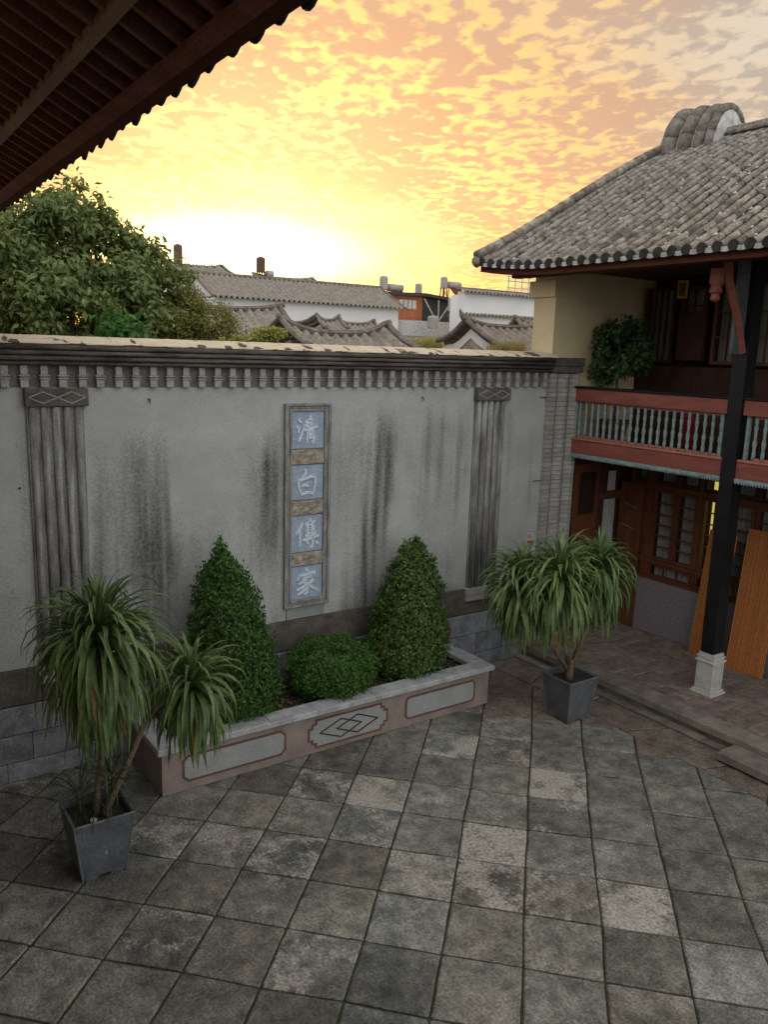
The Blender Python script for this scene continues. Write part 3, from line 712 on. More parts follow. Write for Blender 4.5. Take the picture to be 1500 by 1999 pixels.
def rr(x0, x1, z0, z1, r_, n=4):
    out = []
    for cx, cz, a0 in ((x1-r_, z1-r_, 0), (x0+r_, z1-r_, 90), (x0+r_, z0+r_, 180), (x1-r_, z0+r_, 270)):
        for k in range(n+1): a = R(a0+90*k/n); out.append((cx+r_*math.cos(a), cz+r_*math.sin(a)))
    return out
pa, pb_ = at_y(788, 1400, PY0), at_y(923, 1328, PY0)
panel(rr(5.86, 7.02, .115, .405, .06))
def chamf(x0, x1, z0, z1, c): return [(x0+c, z0), (x1-c, z0), (x1, z0+c), (x1, z1-c), (x1-c, z1), (x0+c, z1), (x0, z1-c), (x0, z0+c)]
panel(chamf(2.86, 4.10, .115, .405, .055))
s_ = .05
x0, x1, z0, z1 = 4.42, 5.56, .075, .425
stp_pts = [(x0+2*s_, z0), (x1-2*s_, z0), (x1-2*s_, z0+s_), (x1-s_, z0+s_), (x1-s_, z0+2*s_), (x1, z0+2*s_), (x1, z1-2*s_), (x1-s_, z1-2*s_), (x1-s_, z1-s_), (x1-2*s_, z1-s_), (x1-2*s_, z1),
           (x0+2*s_, z1), (x0+2*s_, z1-s_), (x0+s_, z1-s_), (x0+s_, z1-2*s_), (x0, z1-2*s_), (x0, z0+2*s_), (x0+s_, z0+2*s_), (x0+s_, z0+s_), (x0+2*s_, z0+s_)]
mid = panel(stp_pts)
cx, cz = (x0+x1)/2, (z0+z1)/2
for sx in (-.12, .12):
    outline([(cx+sx-.30, cz), (cx+sx, cz+.12), (cx+sx+.30, cz), (cx+sx, cz-.12)], PY0-.0065-(.0012 if sx > 0 else 0), .007, 'diamond_line', 'tile_dark', parent=mid)

# ================================================================== foliage helpers
def leaf_cloud(points, size, aspect=.55, seed=1, fold=.25, droop=0.0, jitter=.6):
    """points: (position, outward normal).  Each leaf is a folded kite of four faces."""
    q = random.Random(seed); mb = MB(); V = mb.v; F_ = mb.f
    for p, nrm in points:
        s = size*q.uniform(.65, 1.3)
        t = Vector((q.gauss(0, 1), q.gauss(0, 1), q.gauss(0, 1)-droop))
        nn = (Vector(nrm)+Vector((q.gauss(0, jitter), q.gauss(0, jitter), q.gauss(0, jitter)))).normalized()
        t = t-nn*t.dot(nn)
        if t.length < 1e-3: continue
        t.normalize(); b = nn.cross(t)
        wd = s*aspect*.5
        p = Vector(p); o = len(V)
        V += [tuple(p), tuple(p+t*s*.45+b*wd+nn*fold*wd), tuple(p+t*s-nn*s*.12), tuple(p+t*s*.45-b*wd+nn*fold*wd), tuple(p+t*s*.5)]
        F_ += [(o, o+1, o+4), (o+1, o+2, o+4), (o, o+4, o+3), (o+4, o+2, o+3)]
    return mb
def surf_points(prof, n, seed, rough=.075, thick=.12, c=(0, 0, 0)):
    """points near the surface of a body of revolution; prof(t)->(r,z) for t in 0..1"""
    q = random.Random(seed); out = []
    tab = [prof(i/60) for i in range(61)]
    wts = [max(1e-3, (tab[i][0]+tab[i+1][0])/2*math.hypot(tab[i+1][0]-tab[i][0], tab[i+1][1]-tab[i][1])) for i in range(60)]
    idx = q.choices(range(60), wts, k=n)
    for i in idx:
        u = q.random(); r_ = tab[i][0]+(tab[i+1][0]-tab[i][0])*u; z = tab[i][1]+(tab[i+1][1]-tab[i][1])*u
        dr, dz = tab[i+1][0]-tab[i][0], tab[i+1][1]-tab[i][1]; ll = math.hypot(dr, dz) or 1
        nr, nz_ = dz/ll, -dr/ll
        if dz < 0 and False: nr, nz_ = -nr, -nz_
        a = q.uniform(0, 2*math.pi)
        off = rough*fbm(math.cos(a)*r_*3+c[0], math.sin(a)*r_*3+c[1], z*3, 1.6)*1.4-abs(q.gauss(0, 1))*thick*.5
        if q.random() < .035: off += q.uniform(.01, .07)
        rr_ = max(.0, r_+nr*off); zz = z+nz_*off
        out.append(((c[0]+rr_*math.cos(a), c[1]+rr_*math.sin(a), c[2]+zz), (nr*math.cos(a), nr*math.sin(a), nz_)))
    return out

def topiary(name, label, cat, px_top, px_l, px_r, Y, zb, m_, prof, n, leaf, seed, group=None, lean=0):
    ctr = (at_y(*px_l, Y).x+at_y(*px_r, Y).x)/2
    t = thing(name, label, cat, (ctr, Y, .48), group)
    tk = MB().tube([(ctr, Y, .45), (ctr+.01, Y, zb+.2), (ctr, Y, zb+.6)], [.05, .045, .03], 8); obj('trunk', tk, 'bark', t)
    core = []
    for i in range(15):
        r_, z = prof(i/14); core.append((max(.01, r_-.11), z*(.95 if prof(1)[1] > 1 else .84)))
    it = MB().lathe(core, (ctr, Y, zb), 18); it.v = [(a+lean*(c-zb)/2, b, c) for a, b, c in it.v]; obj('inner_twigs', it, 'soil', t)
    sp_ = [((a+lean*(c-zb)/2, b, c), nn_) for (a, b, c), nn_ in surf_points(prof, n, seed, c=(ctr, Y, zb))]
    f = obj('foliage', leaf_cloud(sp_, leaf, .6, seed), m_, t); stuff(f)
    return t
def cone_prof(R0, H, p=1.0, foot=.92, rtop=.05):
    def f(t):
        z = H*t
        r_ = R0*(1-t)**p+rtop*(1-t)**.3
        if t < .12: r_ = r_*(foot+(1-foot)*t/.12)
        return (max(0, r_), z)
    return f
topiary('cone_topiary', 'taller glossy dark green conical topiary beside the leaning branched potted plant', 'topiary', (430, 1042), (375, 1290), (540, 1290), 8.42, .50, 'box_leaf',
        lambda u: (max(0, .545*(1-u**2.2)**.85 if u > .15 else .54*(.9+.1*u/.15)), 2.20*u), 17000, .046, 3, 'clipped cone topiaries in the planter', lean=-.17)
topiary('cone_topiary', 'shorter clipped conical topiary with lighter reddish leaves near the small terracotta pot', 'topiary', (830, 1040), (720, 1270), (856, 1270), 8.45, .50, 'box_leaf_b',
        lambda u: (max(0, .55*(1-u**2.1)**.78 if u > .12 else .545*(.9+.1*u/.12)), 1.91*u), 16500, .050, 4, 'clipped cone topiaries in the planter', lean=.15)
def ball_prof(t):
    a = -math.pi/2*.75+(math.pi/2*1.75)*t
    return (.57*math.cos(a)**.8 if math.cos(a) > 0 else 0, .30+.38*math.sin(a))
topiary('ball_shrub', 'low rounded bright green clipped shrub between the two cones', 'shrub', (645, 1243), (558, 1290), (727, 1300), 8.40, .50, 'ball_leaf', ball_prof, 16000, .034, 5)
# seedlings and litter on the soil
q = random.Random(12); pts = []
for _ in range(900):
    x = q.uniform(PX0+.2, PX1-.2); y = q.uniform(PY0+.2, PY1-.05)
    pts.append(((x, y, .49+abs(q.gauss(0, .012))), (0, 0, 1)))
lf = obj('leaf_litter', leaf_cloud(pts, .04, .6, 3), 'vine_leaf'); stuff(lf); tag(lf, 'scattered dry leaves and weeds on the planter soil', 'leaf litter')
# pale-green leafy shrub behind the leaning potted plant
sh = thing('leafy_shrub', 'light green feathery young shrub at the planter end behind the leaning stem', 'shrub', (2.98, 8.35, .48))
q = random.Random(4); pts = []
for k in range(14):
    a = q.uniform(0, 6.28); hgt = q.uniform(.3, .75); bx, by = 2.98+.05*math.cos(a), 8.35+.05*math.sin(a); tx, ty = bx+.18*math.cos(a), by+.18*math.sin(a)
    obj('stem', MB().tube([(bx, by, .46), ((bx+tx)/2, (by+ty)/2, .48+hgt*.6), (tx, ty, .48+hgt)], [.008, .006, .003], 5), 'bark', sh)
    for j in range(40):
        t = .25+.75*j/39; pts.append(((bx+(tx-bx)*t+q.gauss(0, .02), by+(ty-by)*t+q.gauss(0, .02), .48+hgt*t), (math.cos(a)*.5+q.gauss(0, .4), math.sin(a)*.5+q.gauss(0, .4), .8)))
stuff(obj('foliage', leaf_cloud(pts, .10, .22, 5), 'ball_leaf', sh))

# ================================================================== potted dracaenas
def leaf_mesh(e0, Lf, wd, bend, name):
    """one strap leaf in the XZ plane, starting at the origin with elevation e0, arching under its weight"""
    n = 7; p = Vector((0, 0, 0)); a = e0; vs = []; fs = []
    for i in range(n+1):
        t = i/n
        ww = wd*(.55+.9*t if t < .35 else .865*(1-((t-.35)/.65)**2.2)+.02)
        nx_, nz_ = -math.sin(a), math.cos(a)
        vs += [(p.x+nx_*ww*.35, -ww, p.z+nz_*ww*.35), (p.x, 0, p.z), (p.x+nx_*ww*.35, ww, p.z+nz_*ww*.35)]
        p = p+Vector((math.cos(a), 0, math.sin(a)))*Lf/n
        a = max(R(-88), a-bend/n*(.35+1.5*t)*max(.15, math.cos(a)+.25))
    for i in range(n):
        o = i*3; fs += [(o, o+3, o+4, o+1), (o+1, o+4, o+5, o+2)]
    mb = MB(); mb.add(vs, fs); return mb.mesh(name, True)
LEAVES = {}
def leaf_variants(Lf, wd):
    key = (Lf, wd)
    if key not in LEAVES:
        LEAVES[key] = [(e, leaf_mesh(R(e), Lf*k, wd, R(b), 'leaf')) for e in range(-66, 89, 7) for k, b in ((1.0, 165), (.85, 105))]
    return LEAVES[key]
def head(root, c, n, Lf, wd, seed, axis=(0, 0, 1), stem=.22, nmass=150, m_='dracaena_leaf', lowest=-60):
    """a crown of strap leaves round the stem tip"""
    q = random.Random(seed); var = leaf_variants(Lf, wd); ax = Vector(axis).normalized()
    mass = MB()
    for k in range(n+nmass):
        t = ((k % n)+.5)/n if k < n else q.random()         # 0 top .. 1 bottom
        el = 86-(86-lowest)*t**.85+q.gauss(0, 9)
        el = max(-66, min(88, el))
        az = k*2.39996+q.gauss(0, .25)
        pos = Vector(c)-ax*stem*t+Vector((math.cos(az)*.018, math.sin(az)*.018, 0))
        cand = [me for e, me in var if abs(e-el) < 5] or [var[0][1]]
        me = q.choice(cand); s = q.uniform(.78, 1.12)*(.75 if t < .12 else 1)
        roll = q.gauss(0, .12)
        if k < n:
            lo_ = link('leaf', me, m_, root, pos, (roll, q.gauss(0, .06), az), (s, s, s))
            if (t > .8 and q.random() < .22) or q.random() < .015: lo_.material_slots[0].link = 'OBJECT'; lo_.material_slots[0].material = MATS['dead_leaf']
        else:
            Mx = Matrix.Translation(pos) @ Matrix.Rotation(az, 4, 'Z') @ Matrix.Rotation(roll, 4, 'X') @ Matrix.Scale(s*.96, 4)
            mass.add([tuple(Mx @ v.co) for v in me.vertices], [tuple(pp.vertices) for pp in me.polygons])
    return mass
def square_pot(root, cx, cy, wt, wb, h, zb=.0):
    """tapered square slate trough: four slabs with pale edges, feet cut-outs"""
    a, b = wb/2, wt/2; th = .022
    def corner(s, t): k = a+(b-a)*t; return (cx+s[0]*k, cy+s[1]*k, zb+h*t)
    body = MB()
    cs = [(-1, -1), (1, -1), (1, 1), (-1, 1)]
    z0 = .05
    outer = [corner(s, z0) for s in cs]+[corner(s, 1) for s in cs]
    def inner(s, t): k = a+(b-a)*t-th; return (cx+s[0]*k, cy+s[1]*k, zb+h*t)
    inn = [inner(s, .10) for s in cs]+[inner(s, 1) for s in cs]
    body.add(outer+inn, [(0,1,5,4),(1,2,6,5),(2,3,7,6),(3,0,4,7),(8,12,13,9),(9,13,14,10),(10,14,15,11),(11,15,12,8),(4,5,13,12),(5,6,14,13),(6,7,15,14),(7,4,12,15),(3,2,1,0),(8,9,10,11)])
    pot = obj('pot', body, 'pot_slate', root)
    for s in cs:
        p, q_ = Vector(corner(s, .0)), Vector(corner(s, 1.0))
        obj('corner_edge', MB().tube([p+Vector((0, 0, .004)), q_], .008, 6), 'pot_edge', pot)
    for i in range(4):
        p, q_ = Vector(corner(cs[i], 1)), Vector(corner(cs[(i+1) % 4], 1))
        obj('rim_edge', MB().tube([p, q_], .011, 6), 'pot_edge', pot)
        for j, (f0, f1) in enumerate(((0, .36), (.64, 1))):
            p0, p1 = Vector(corner(cs[i], 0)), Vector(corner(cs[(i+1) % 4], 0)); r0, r1 = Vector(corner(cs[i], z0)), Vector(corner(cs[(i+1) % 4], z0))
            inw = (Vector((cx, cy, 0))-((p0+p1)/2)).normalized()*.03; inw.z = 0
            A, B, Cc, D = p0.lerp(p1, f0), p0.lerp(p1, f1), r0.lerp(r1, f1), r0.lerp(r1, f0)
            mb = MB().add([A, B, Cc, D, A+inw, B+inw, Cc+inw, D+inw], [(0,1,2,3),(5,4,7,6),(4,0,3,7),(1,5,6,2),(4,5,1,0)]); obj('foot', mb, 'pot_slate', pot)
    so = MB(); vs = []; k = b-th-.025; n = 10; fs = []
    for i in range(n+1):
        for j in range(n+1):
            x, y = cx-k+2*k*i/n, cy-k+2*k*j/n; vs.append((x, y, zb+h-.075+.022*fbm(x, y, 1, 9)))
    for i in range(n):
        for j in range(n): o = i*(n+1)+j; fs.append((o, o+n+1, o+n+2, o+1))
    obj('soil', so.add(vs, fs), 'soil', pot, True)
    return pot
# left plant
pl = thing('potted_dracaena', 'potted dracaena with one big drooping head and a leaning stem with a smaller head', 'potted plant', (1.725, 7.03, .005), 'square slate pots with branching dracaenas')
pot = square_pot(pl, 1.725, 7.03, .54, .39, .60, .005)
obj('scuff_mark', MB().tube([(1.74, 6.805, .30), (1.735, 6.80, .26), (1.742, 6.815, .215)], [.006, .013, .005], 6, True, .3), 'scuff', pot)
obj('pebble', MB().lathe([(.012, 0), (.035, .012), (.03, .03), (.008, .036)], (1.66, 6.90, .535), 8), 'lime', pot)
P0 = Vector((1.72, 7.02, .52))
h1 = at_y(192, 1225, 7.03); h2 = at_y(372, 1318, 7.0); el_ = at_y(285, 1405, 7.02); ml = at_y(258, 1470, 7.02)
obj('trunk', MB().tube([P0+Vector((-.01, 0, 0)), P0+Vector((.03, .01, .3)), P0+Vector((.09, .02, .7)), Vector((1.80, 7.04, 1.6)), h1], [.036, .030, .028, .028, .022], 9), 'bark', pl, True)
obj('trunk', MB().tube([P0+Vector((.05, -.04, 0)), P0.lerp(ml, .6)+Vector((.02, -.02, 0)), ml, el_, el_.lerp(h2, .55)+Vector((0, 0, .05)), h2], [.036, .032, .029, .030, .028, .020], 9), 'bark', pl, True)
obj('cut_stub', MB().tube([el_.lerp(h2, .40), el_.lerp(h2, .58)+Vector((.02, 0, .10))], [.027, .024], 9), 'bark', pl)
ms = head(pl, h1, 190, .90, .027, 21, stem=.40, nmass=300, lowest=-62)
stuff(obj('leaf_mass', ms, 'dracaena_leaf', pl, True))
ms = head(pl, h2, 100, .70, .024, 22, stem=.30, nmass=170, lowest=-62)
stuff(obj('leaf_mass', ms, 'dracaena_leaf', pl, True))
ms = MB()
for k, (x, y) in enumerate(((1.60, 7.12), (1.90, 7.13), (1.80, 6.95))):
    mm = head(pl, (x, y, .80+.1*k), 1, .50, .008, 30+k, stem=.28, nmass=34, lowest=-20, m_='dracaena_dark'); ms.add(mm.v, mm.f)
    obj('sucker_stem', MB().tube([(x, y, .5), (x, y, .80+.1*k)], .009, 6), 'bark', pl)
stuff(obj('sucker_leaves', ms, 'dracaena_dark', pl, True))
# right plant
pr_ = thing('potted_dracaena', 'potted dracaena with three full drooping heads beside the gallery step', 'potted plant', (7.955, 6.985, .005), 'square slate pots with branching dracaenas')
square_pot(pr_, 7.955, 6.985, .53, .39, .60, .005)
Q0 = Vector((7.96, 7.0, .52))
hs = [at_y(1018, 1122, 7.35), at_y(1092, 1112, 6.95), at_y(1172, 1098, 7.10)]
fork = Q0+Vector((.0, 0, .16))
obj('trunk', MB().tube([Q0+Vector((0, 0, -.02)), Q0+Vector((0, 0, .08)), fork+Vector((0, 0, .12))], [.065, .055, .04], 10), 'bark', pr_, True)
for k, h_ in enumerate(hs):
    mid_ = fork.lerp(h_, .5)+Vector(((-.10, 0, .12)[k]*1.0, 0, -.05))
    obj('branch', MB().tube([fork+Vector((0, 0, -.05)), mid_, h_], [.038, .030, .022], 9), 'bark', pr_, True)
for k, h_ in enumerate(hs):
    ms = head(pr_, h_, 99, .86 if k == 1 else .78, .026, 41+k, stem=.36, nmass=230, lowest=-64)
    stuff(obj('leaf_mass', ms, 'dracaena_leaf', pr_, True))
# small terracotta pot with a seedling on the planter's back corner
sp = at_y(876, 1247, 8.88)
t = thing('small_flowerpot', 'small terracotta flowerpot with a green seedling on the planter coping', 'flowerpot', (7.27, 8.89, .575))
obj('pot', MB().lathe([(.075, 0), (.085, .01), (.12, .17), (.128, .175), (.128, .21), (.11, .212), (.105, .17)], (7.27, 8.89, .576), 18), 'terracotta', t, True)
obj('soil', MB().lathe([(.10, .15), (.102, .18)], (7.27, 8.89, .576), 14), 'soil', t)
q = random.Random(3); pts = []
for k in range(160):
    a = q.uniform(0, 6.28); r_ = abs(q.gauss(0, .08)); pts.append(((7.27+r_*math.cos(a), 8.89+r_*math.sin(a)*.8, .77+q.uniform(0, .22)), (math.cos(a), math.sin(a), .7)))
stuff(obj('foliage', leaf_cloud(pts, .07, .4, 2), 'ball_leaf', t))
# ================================================================== east gallery building
EB = thing('gallery_building', 'two-storey timber gallery building with red balustrade and grey tiled roof', 'building', (11.0, 6.0, 0))
FX = 11.40
# --- end wall (cream), with its return standing on the courtyard wall
obj('upper_end_wall', MB().box(9.38, 14.6, 9.10, 9.56, 3.30, 6.28), 'cream', EB)
obj('pier_block', MB().box(9.335, 9.70, 9.085, 9.64, 5.70, 5.95, .006), 'cream', EB)
obj('lower_end_wall', MB().box(9.96, 14.6, 9.16, 9.55, 0.0, 3.28), 'dark_wood', EB)
# --- upper floor
obj('upper_floor', MB().box(9.93, 14.5, 2.6, 9.09, 3.30, 3.42), 'dark_wood', EB)
yb = 2.7; 
while yb < 9.0:
    obj('floor_joist', MB().box(10.05, 11.35, yb, yb+.09, 3.17, 3.298), 'dark_wood', EB); yb += .62
obj('edge_beam', MB().box(9.86, 10.02, 2.6, 9.04, 3.285, 3.50, .006), 'red_paint', EB)
obj('lower_trim', MB().box(9.845, 10.0, 2.6, 9.04, 3.235, 3.284, .004), 'teal_pale', EB)
dm = MB()
yy = 2.62
while yy < 9.02: dm.box(9.842, 9.852, yy, yy+.022, 3.215, 3.236); yy += .042
stuff(obj('dentil_row', dm, 'teal_pale', EB))
bal = obj('balustrade', MB().box(9.87, 10.0, 2.6, 6.09, 4.115, 4.315, .006), 'red_paint', EB)
obj('top_rail', MB().box(9.87, 10.0, 6.31, 9.04, 4.115, 4.315, .006), 'red_paint', bal)
for y0, y1 in ((2.6, 6.09), (6.31, 9.04)):
    obj('handrail', MB().box(9.845, 10.02, y0, y1, 4.317, 4.352, .008), 'black_lacquer', bal)
    obj('bottom_rail', MB().box(9.845, 10.01, y0, y1, 3.502, 3.535, .006), 'pink_paint', bal)
bprof = [(.026, 0), (.026, .10), (.018, .112), (.026, .125), (.017, .14), (.029, .20), (.031, .235), (.016, .30), (.024, .312), (.016, .325), (.021, .37), (.028, .43), (.016, .47), (.025, .485), (.018, .50), (.025, .512), (.025, .575)]
bme = MB().lathe(bprof, (0, 0, 0), 10).mesh('baluster', True)
arch = MB()
for k in range(7):
    a = math.pi*k/6; arch.add([], [])
ar_pts = [(-.065, .045)]+[(-.05+.05*(1-math.cos(math.pi*k/6)), .045-.035*math.sin(math.pi*k/6)) for k in range(7)]+[(.065, .045)]
sc_up = MB().prism([(p[0], p[1]) for p in ar_pts], 'x', -.012, .012).mesh('scallop')
sc_dn = MB().prism([(p[0], -p[1]) for p in ar_pts][::-1], 'x', -.012, .012).mesh('scallop')
bs = (at_x(1134, 820, 9.935).y-at_x(1411, 840, 9.935).y)/20
yb = 8.935
while yb > 2.7:
    if not (6.0 < yb < 6.39): link('baluster', bme, 'teal_paint', bal, (9.935, yb, 3.537))
    if not (5.95 < yb-bs/2 < 6.44):
        link('scallop', sc_up, 'pink_paint', bal, (9.935, yb-bs/2, 4.068)); link('scallop', sc_dn, 'pink_paint', bal, (9.935, yb-bs/2, 3.582))
    yb -= bs
for y_ in (9.0, 6.40, 6.03): obj('newel', MB().box(9.91, 9.96, y_-.02, y_+.02, 3.536, 4.113), 'teal_paint', bal)
# --- pillars
def pillar(yc):
    p = obj('pillar', MB().box(9.828, 10.05, yc-.10, yc+.10, .80, 6.25, .012), 'black_lacquer', EB)
    b = MB(); c = 9.95
    for z0, z1, h in ((.198, .235, .17), (.235, .265, .15), (.265, .285, .13), (.286, .665, .128), (.666, .70, .145), (.70, .735, .128), (.735, .755, .138), (.756, .80, .118)):
        b.box(c-h, c+h, yc-h, yc+h, z0, z1-.001, .005)
    base = obj('pillar_base', b, 'white_stone', p)
    fl_ = MB()
    for k in range(6):
        o = -.0925+.037*k
        obj('flute', MB().box(c+o-.010, c+o+.010, yc-.138, yc-.124, .32, .64, .005), 'white_stone', p)
    # bracket under the eave: raking strut, back board and pendant
    obj('bracket_board', MB().box(9.60, 9.848, yc-.02, yc+.02, 4.9, 6.1), 'grey_board', p)
    st_ = MB().tube([(9.83, yc-.02, 4.92), (9.62, yc-.03, 5.35), (9.35, yc-.03, 5.80), (9.30, yc-.03, 6.02)], [.055, .06, .065, .07], 4); obj('strut', st_, 'red_paint', p)
    obj('pendant', MB().lathe([(.02, 0), (.06, .03), (.05, .09), (.085, .12), (.06, .19), (.09, .23), (.08, .40)], (9.20, yc+.03, 5.52), 8), 'red_paint', p)
pillar(6.20); pillar(3.0)
# --- ground-floor front: dado, window joinery, door leaves
obj('dado', MB().box(FX-.05, FX+.15, 2.6, 8.93, GF-.02, 1.115, .006), 'granite', EB)
obj('front_wall', MB().box(FX+.35, FX+.5, 2.6, 9.15, GF, 3.29), 'dark_wood', EB)
obj('upper_front_wall', MB().box(FX+.35, FX+.5, 2.6, 9.09, 3.43, 6.6), 'dark_wood', EB)
obj('upper_ceiling', MB().box(9.9, 14.5, 2.6, 9.09, 6.10, 6.16), 'dark_wood', EB)
obj('back_wall', MB().box(14.4, 14.6, 2.6, 9.09, 0, 6.4), 'dark_wood', EB)
def window(y0, y1, z0, z1, cols, rows, m_='brown_wood', x=FX, curtain=True, st=.05, mun=.018, lit_cols=()):
    fr = MB(); d = .07
    fr.box(x-.03, x+.04, y0, y0+st, z0, z1, .004); fr.box(x-.03, x+.04, y1-st, y1, z0, z1, .004)
    fr.box(x-.028, x+.038, y0+st, y1-st, z0, z0+st, .004); fr.box(x-.028, x+.038, y0+st, y1-st, z1-st, z1, .004)
    w_ = obj('window', fr, m_, EB)
    a0, a1, b0, b1 = y0+st, y1-st, z0+st, z1-st
    for i in range(1, cols): yc = a0+(a1-a0)*i/cols; obj('glazing_bar', MB().box(x-.018, x+.022, yc-mun/2, yc+mun/2, b0+.001, b1-.001), m_, w_)
    for j in range(1, rows): zc = b0+(b1-b0)*j/rows; obj('glazing_bar', MB().box(x-.015, x+.02, a0+.001, a1-.001, zc-mun/2, zc+mun/2), m_, w_)
    for i in range(cols):
        for j in range(rows):
            ya, yb2 = a0+(a1-a0)*i/cols, a0+(a1-a0)*(i+1)/cols; za, zb = b0+(b1-b0)*j/rows, b0+(b1-b0)*(j+1)/rows
            g_ = MB().add([(x+.004, ya, za), (x+.004, yb2, za), (x+.004+rnd.uniform(-.003, .003), yb2, zb), (x+.004, ya, zb)], [(0, 3, 2, 1)]); obj('pane', g_, 'glass', w_)
    if curtain:
        cv = []; n = 24
        for i in range(n+1):
            yv = a0+(a1-a0)*i/n; xo = x+.10+.018*math.sin(yv*55+3)+.012*math.sin(yv*131)
            cv += [(xo, yv, b0-.02), (xo, yv, b1+.02)]
        obj('curtain', MB().add(cv, [(2*i, 2*i+2, 2*i+3, 2*i+1) for i in range(n)]), 'curtain', w_)
    return w_
def post(y0, y1, z0, z1, name='post', d=.045): obj(name, MB().box(FX-d, FX+.06, y0, y1, z0, z1, .005), 'brown_wood', EB)
post(8.88, 8.94, 1.116, 2.98); post(8.46, 8.58, 1.36, 2.90); post(7.72, 7.92, 1.36, 2.90, d=.042) if False else None
obj('sill_rail', MB().box(FX-.06, FX+.07, 2.6, 8.875, 1.117, 1.165, .006), 'brown_wood', EB)
obj('mid_rail', MB().box(FX-.05, FX+.06, 2.6, 8.875, 1.40, 1.46, .006), 'brown_wood', EB)
obj('head_rail', MB().box(FX-.05, FX+.06, 2.6, 8.875, 2.68, 2.76, .006), 'brown_wood', EB)
obj('lintel', MB().box(FX-.05, FX+.06, 2.6, 8.94, 3.06, 3.16, .006), 'dark_wood', EB)
segs = [(8.60, 8.87, 1, False), (8.02, 8.45, 1, False), (7.60, 8.01, 1, False), (7.10, 7.53, 2, True), (6.62, 7.09, 1, False), (6.15, 6.61, 1, False), (5.6, 6.1, 1, False), (5.05, 5.58, 1, False)]
for y0, y1, cc, lt in segs:
    window(y0, y1, 1.465, 2.675, 2 if lt else 1, 6, curtain=not lt)
    window(y0, y1, 2.765, 3.055, 1, 1, 'dark_wood', curtain=not lt)
for y0, y1, cc in ((8.60, 8.87, 2), (7.62, 8.45, 3), (7.10, 7.53, 2), (6.15, 7.06, 3), (5.1, 6.1, 3)):
    window(y0, y1, 1.168, 1.398, cc, 1, st=.035)
for y0, y1 in ((8.452, 8.595), (7.535, 7.597)): obj('post', MB().box(FX-.04, FX+.05, y0, y1, 1.168, 3.05, .005), 'brown_wood', EB)
# glowing yellow panel in place of a daylit wall seen through one bay
obj('daylight_glow_panel', MB().box(FX+.30, FX+.33, 7.22, 7.57, 1.47, 3.05), 'daylight_glow', EB)
# door leaves in the end wall (closed left leaf, folded-back right leaf)
def door_leaf(name, x0, x1, z0, z1, yf):
    d = obj(name, MB().box(x0, x1, yf, yf+.045, z0, z1, .004), 'brown_wood', EB)
    h = z1-z0
    for a, b in ((.05, .22), (.25, .43), (.46, .62)):
        obj('door_panel', MB().box(x0+.10, x1-.10, yf-.012, yf-.001, z0+h*a, z0+h*b, .008), 'brown_wood', d)
    obj('door_pane', MB().box(x0+.12, x1-.10, yf-.008, yf-.001, z0+h*.70, z0+h*.95), 'glass', d)
    for a, b in ((x0+.085, x0+.118), (x1-.098, x1-.07)): obj('pane_bead', MB().box(a, b, yf-.015, yf-.0005, z0+h*.69, z0+h*.96), 'brown_wood', d)
    return d
door_leaf('door', 10.10, 10.72, GF+.01, 3.06, 9.10)
obj('door_frame', MB().box(10.0, 10.095, 9.08, 9.158, GF, 3.14, .005), 'dark_wood', EB)
obj('door_transom', MB().box(10.725, 11.33, 9.085, 9.14, 2.42, 2.55, .005), 'brown_wood', EB)
obj('fanlight', MB().box(10.98, 11.16, 9.12, 9.135, 2.56, 2.90), 'curtain', EB)
obj('white_inner_door', MB().box(10.93, 11.20, 9.125, 9.15, GF+.005, 2.41, .006), 'white_door', EB)
fd = obj('folded_door', MB().box(11.28, 11.325, 8.62, 9.09, GF+.01, 2.72, .004), 'brown_wood', EB)
for a, b in ((.45, 1.10), (1.25, 1.8), (1.95, 2.5)): obj('door_panel', MB().box(11.266, 11.279, 8.70, 9.0, a, b, .006), 'brown_wood', fd)
for z_ in (2.33, 1.95): obj('door_bolt', MB().tube([(11.25, 8.70, z_-.03), (11.25, 8.98, z_+.04)], .010, 6), 'steel', fd)
# --- upper-storey front
window(7.84, 8.30, 4.83, 5.95, 2, 4, 'dark_wood', FX+.02, True)
obj('shutter', MB().box(FX-.10, FX-.02, 7.79, 8.26, 4.80, 5.55, .006), 'dark_wood', EB)
window(7.20, 7.70, 4.75, 5.95, 2, 3, 'brown_wood', FX+.02, True)
window(6.5, 7.15, 4.75, 5.95, 2, 3, 'brown_wood', FX+.02, True)
window(8.42, 8.98, 4.75, 5.95, 4, 1, 'dark_wood', FX+.02, True)
obj('upper_dado', MB().box(FX-.02, FX+.1, 2.6, 9.08, 3.425, 4.70), 'dark_wood', EB)
for y0 in (8.5, 7.75, 7.0): obj('dado_panel', MB().box(FX-.045, FX-.022, y0-.55, y0, 3.6, 4.55, .008), 'dark_wood', EB)
obj('red_cloth', MB().box(FX-.12, FX-.05, 7.75, 8.0, 3.43, 4.0, .02), 'magenta_cloth', EB)
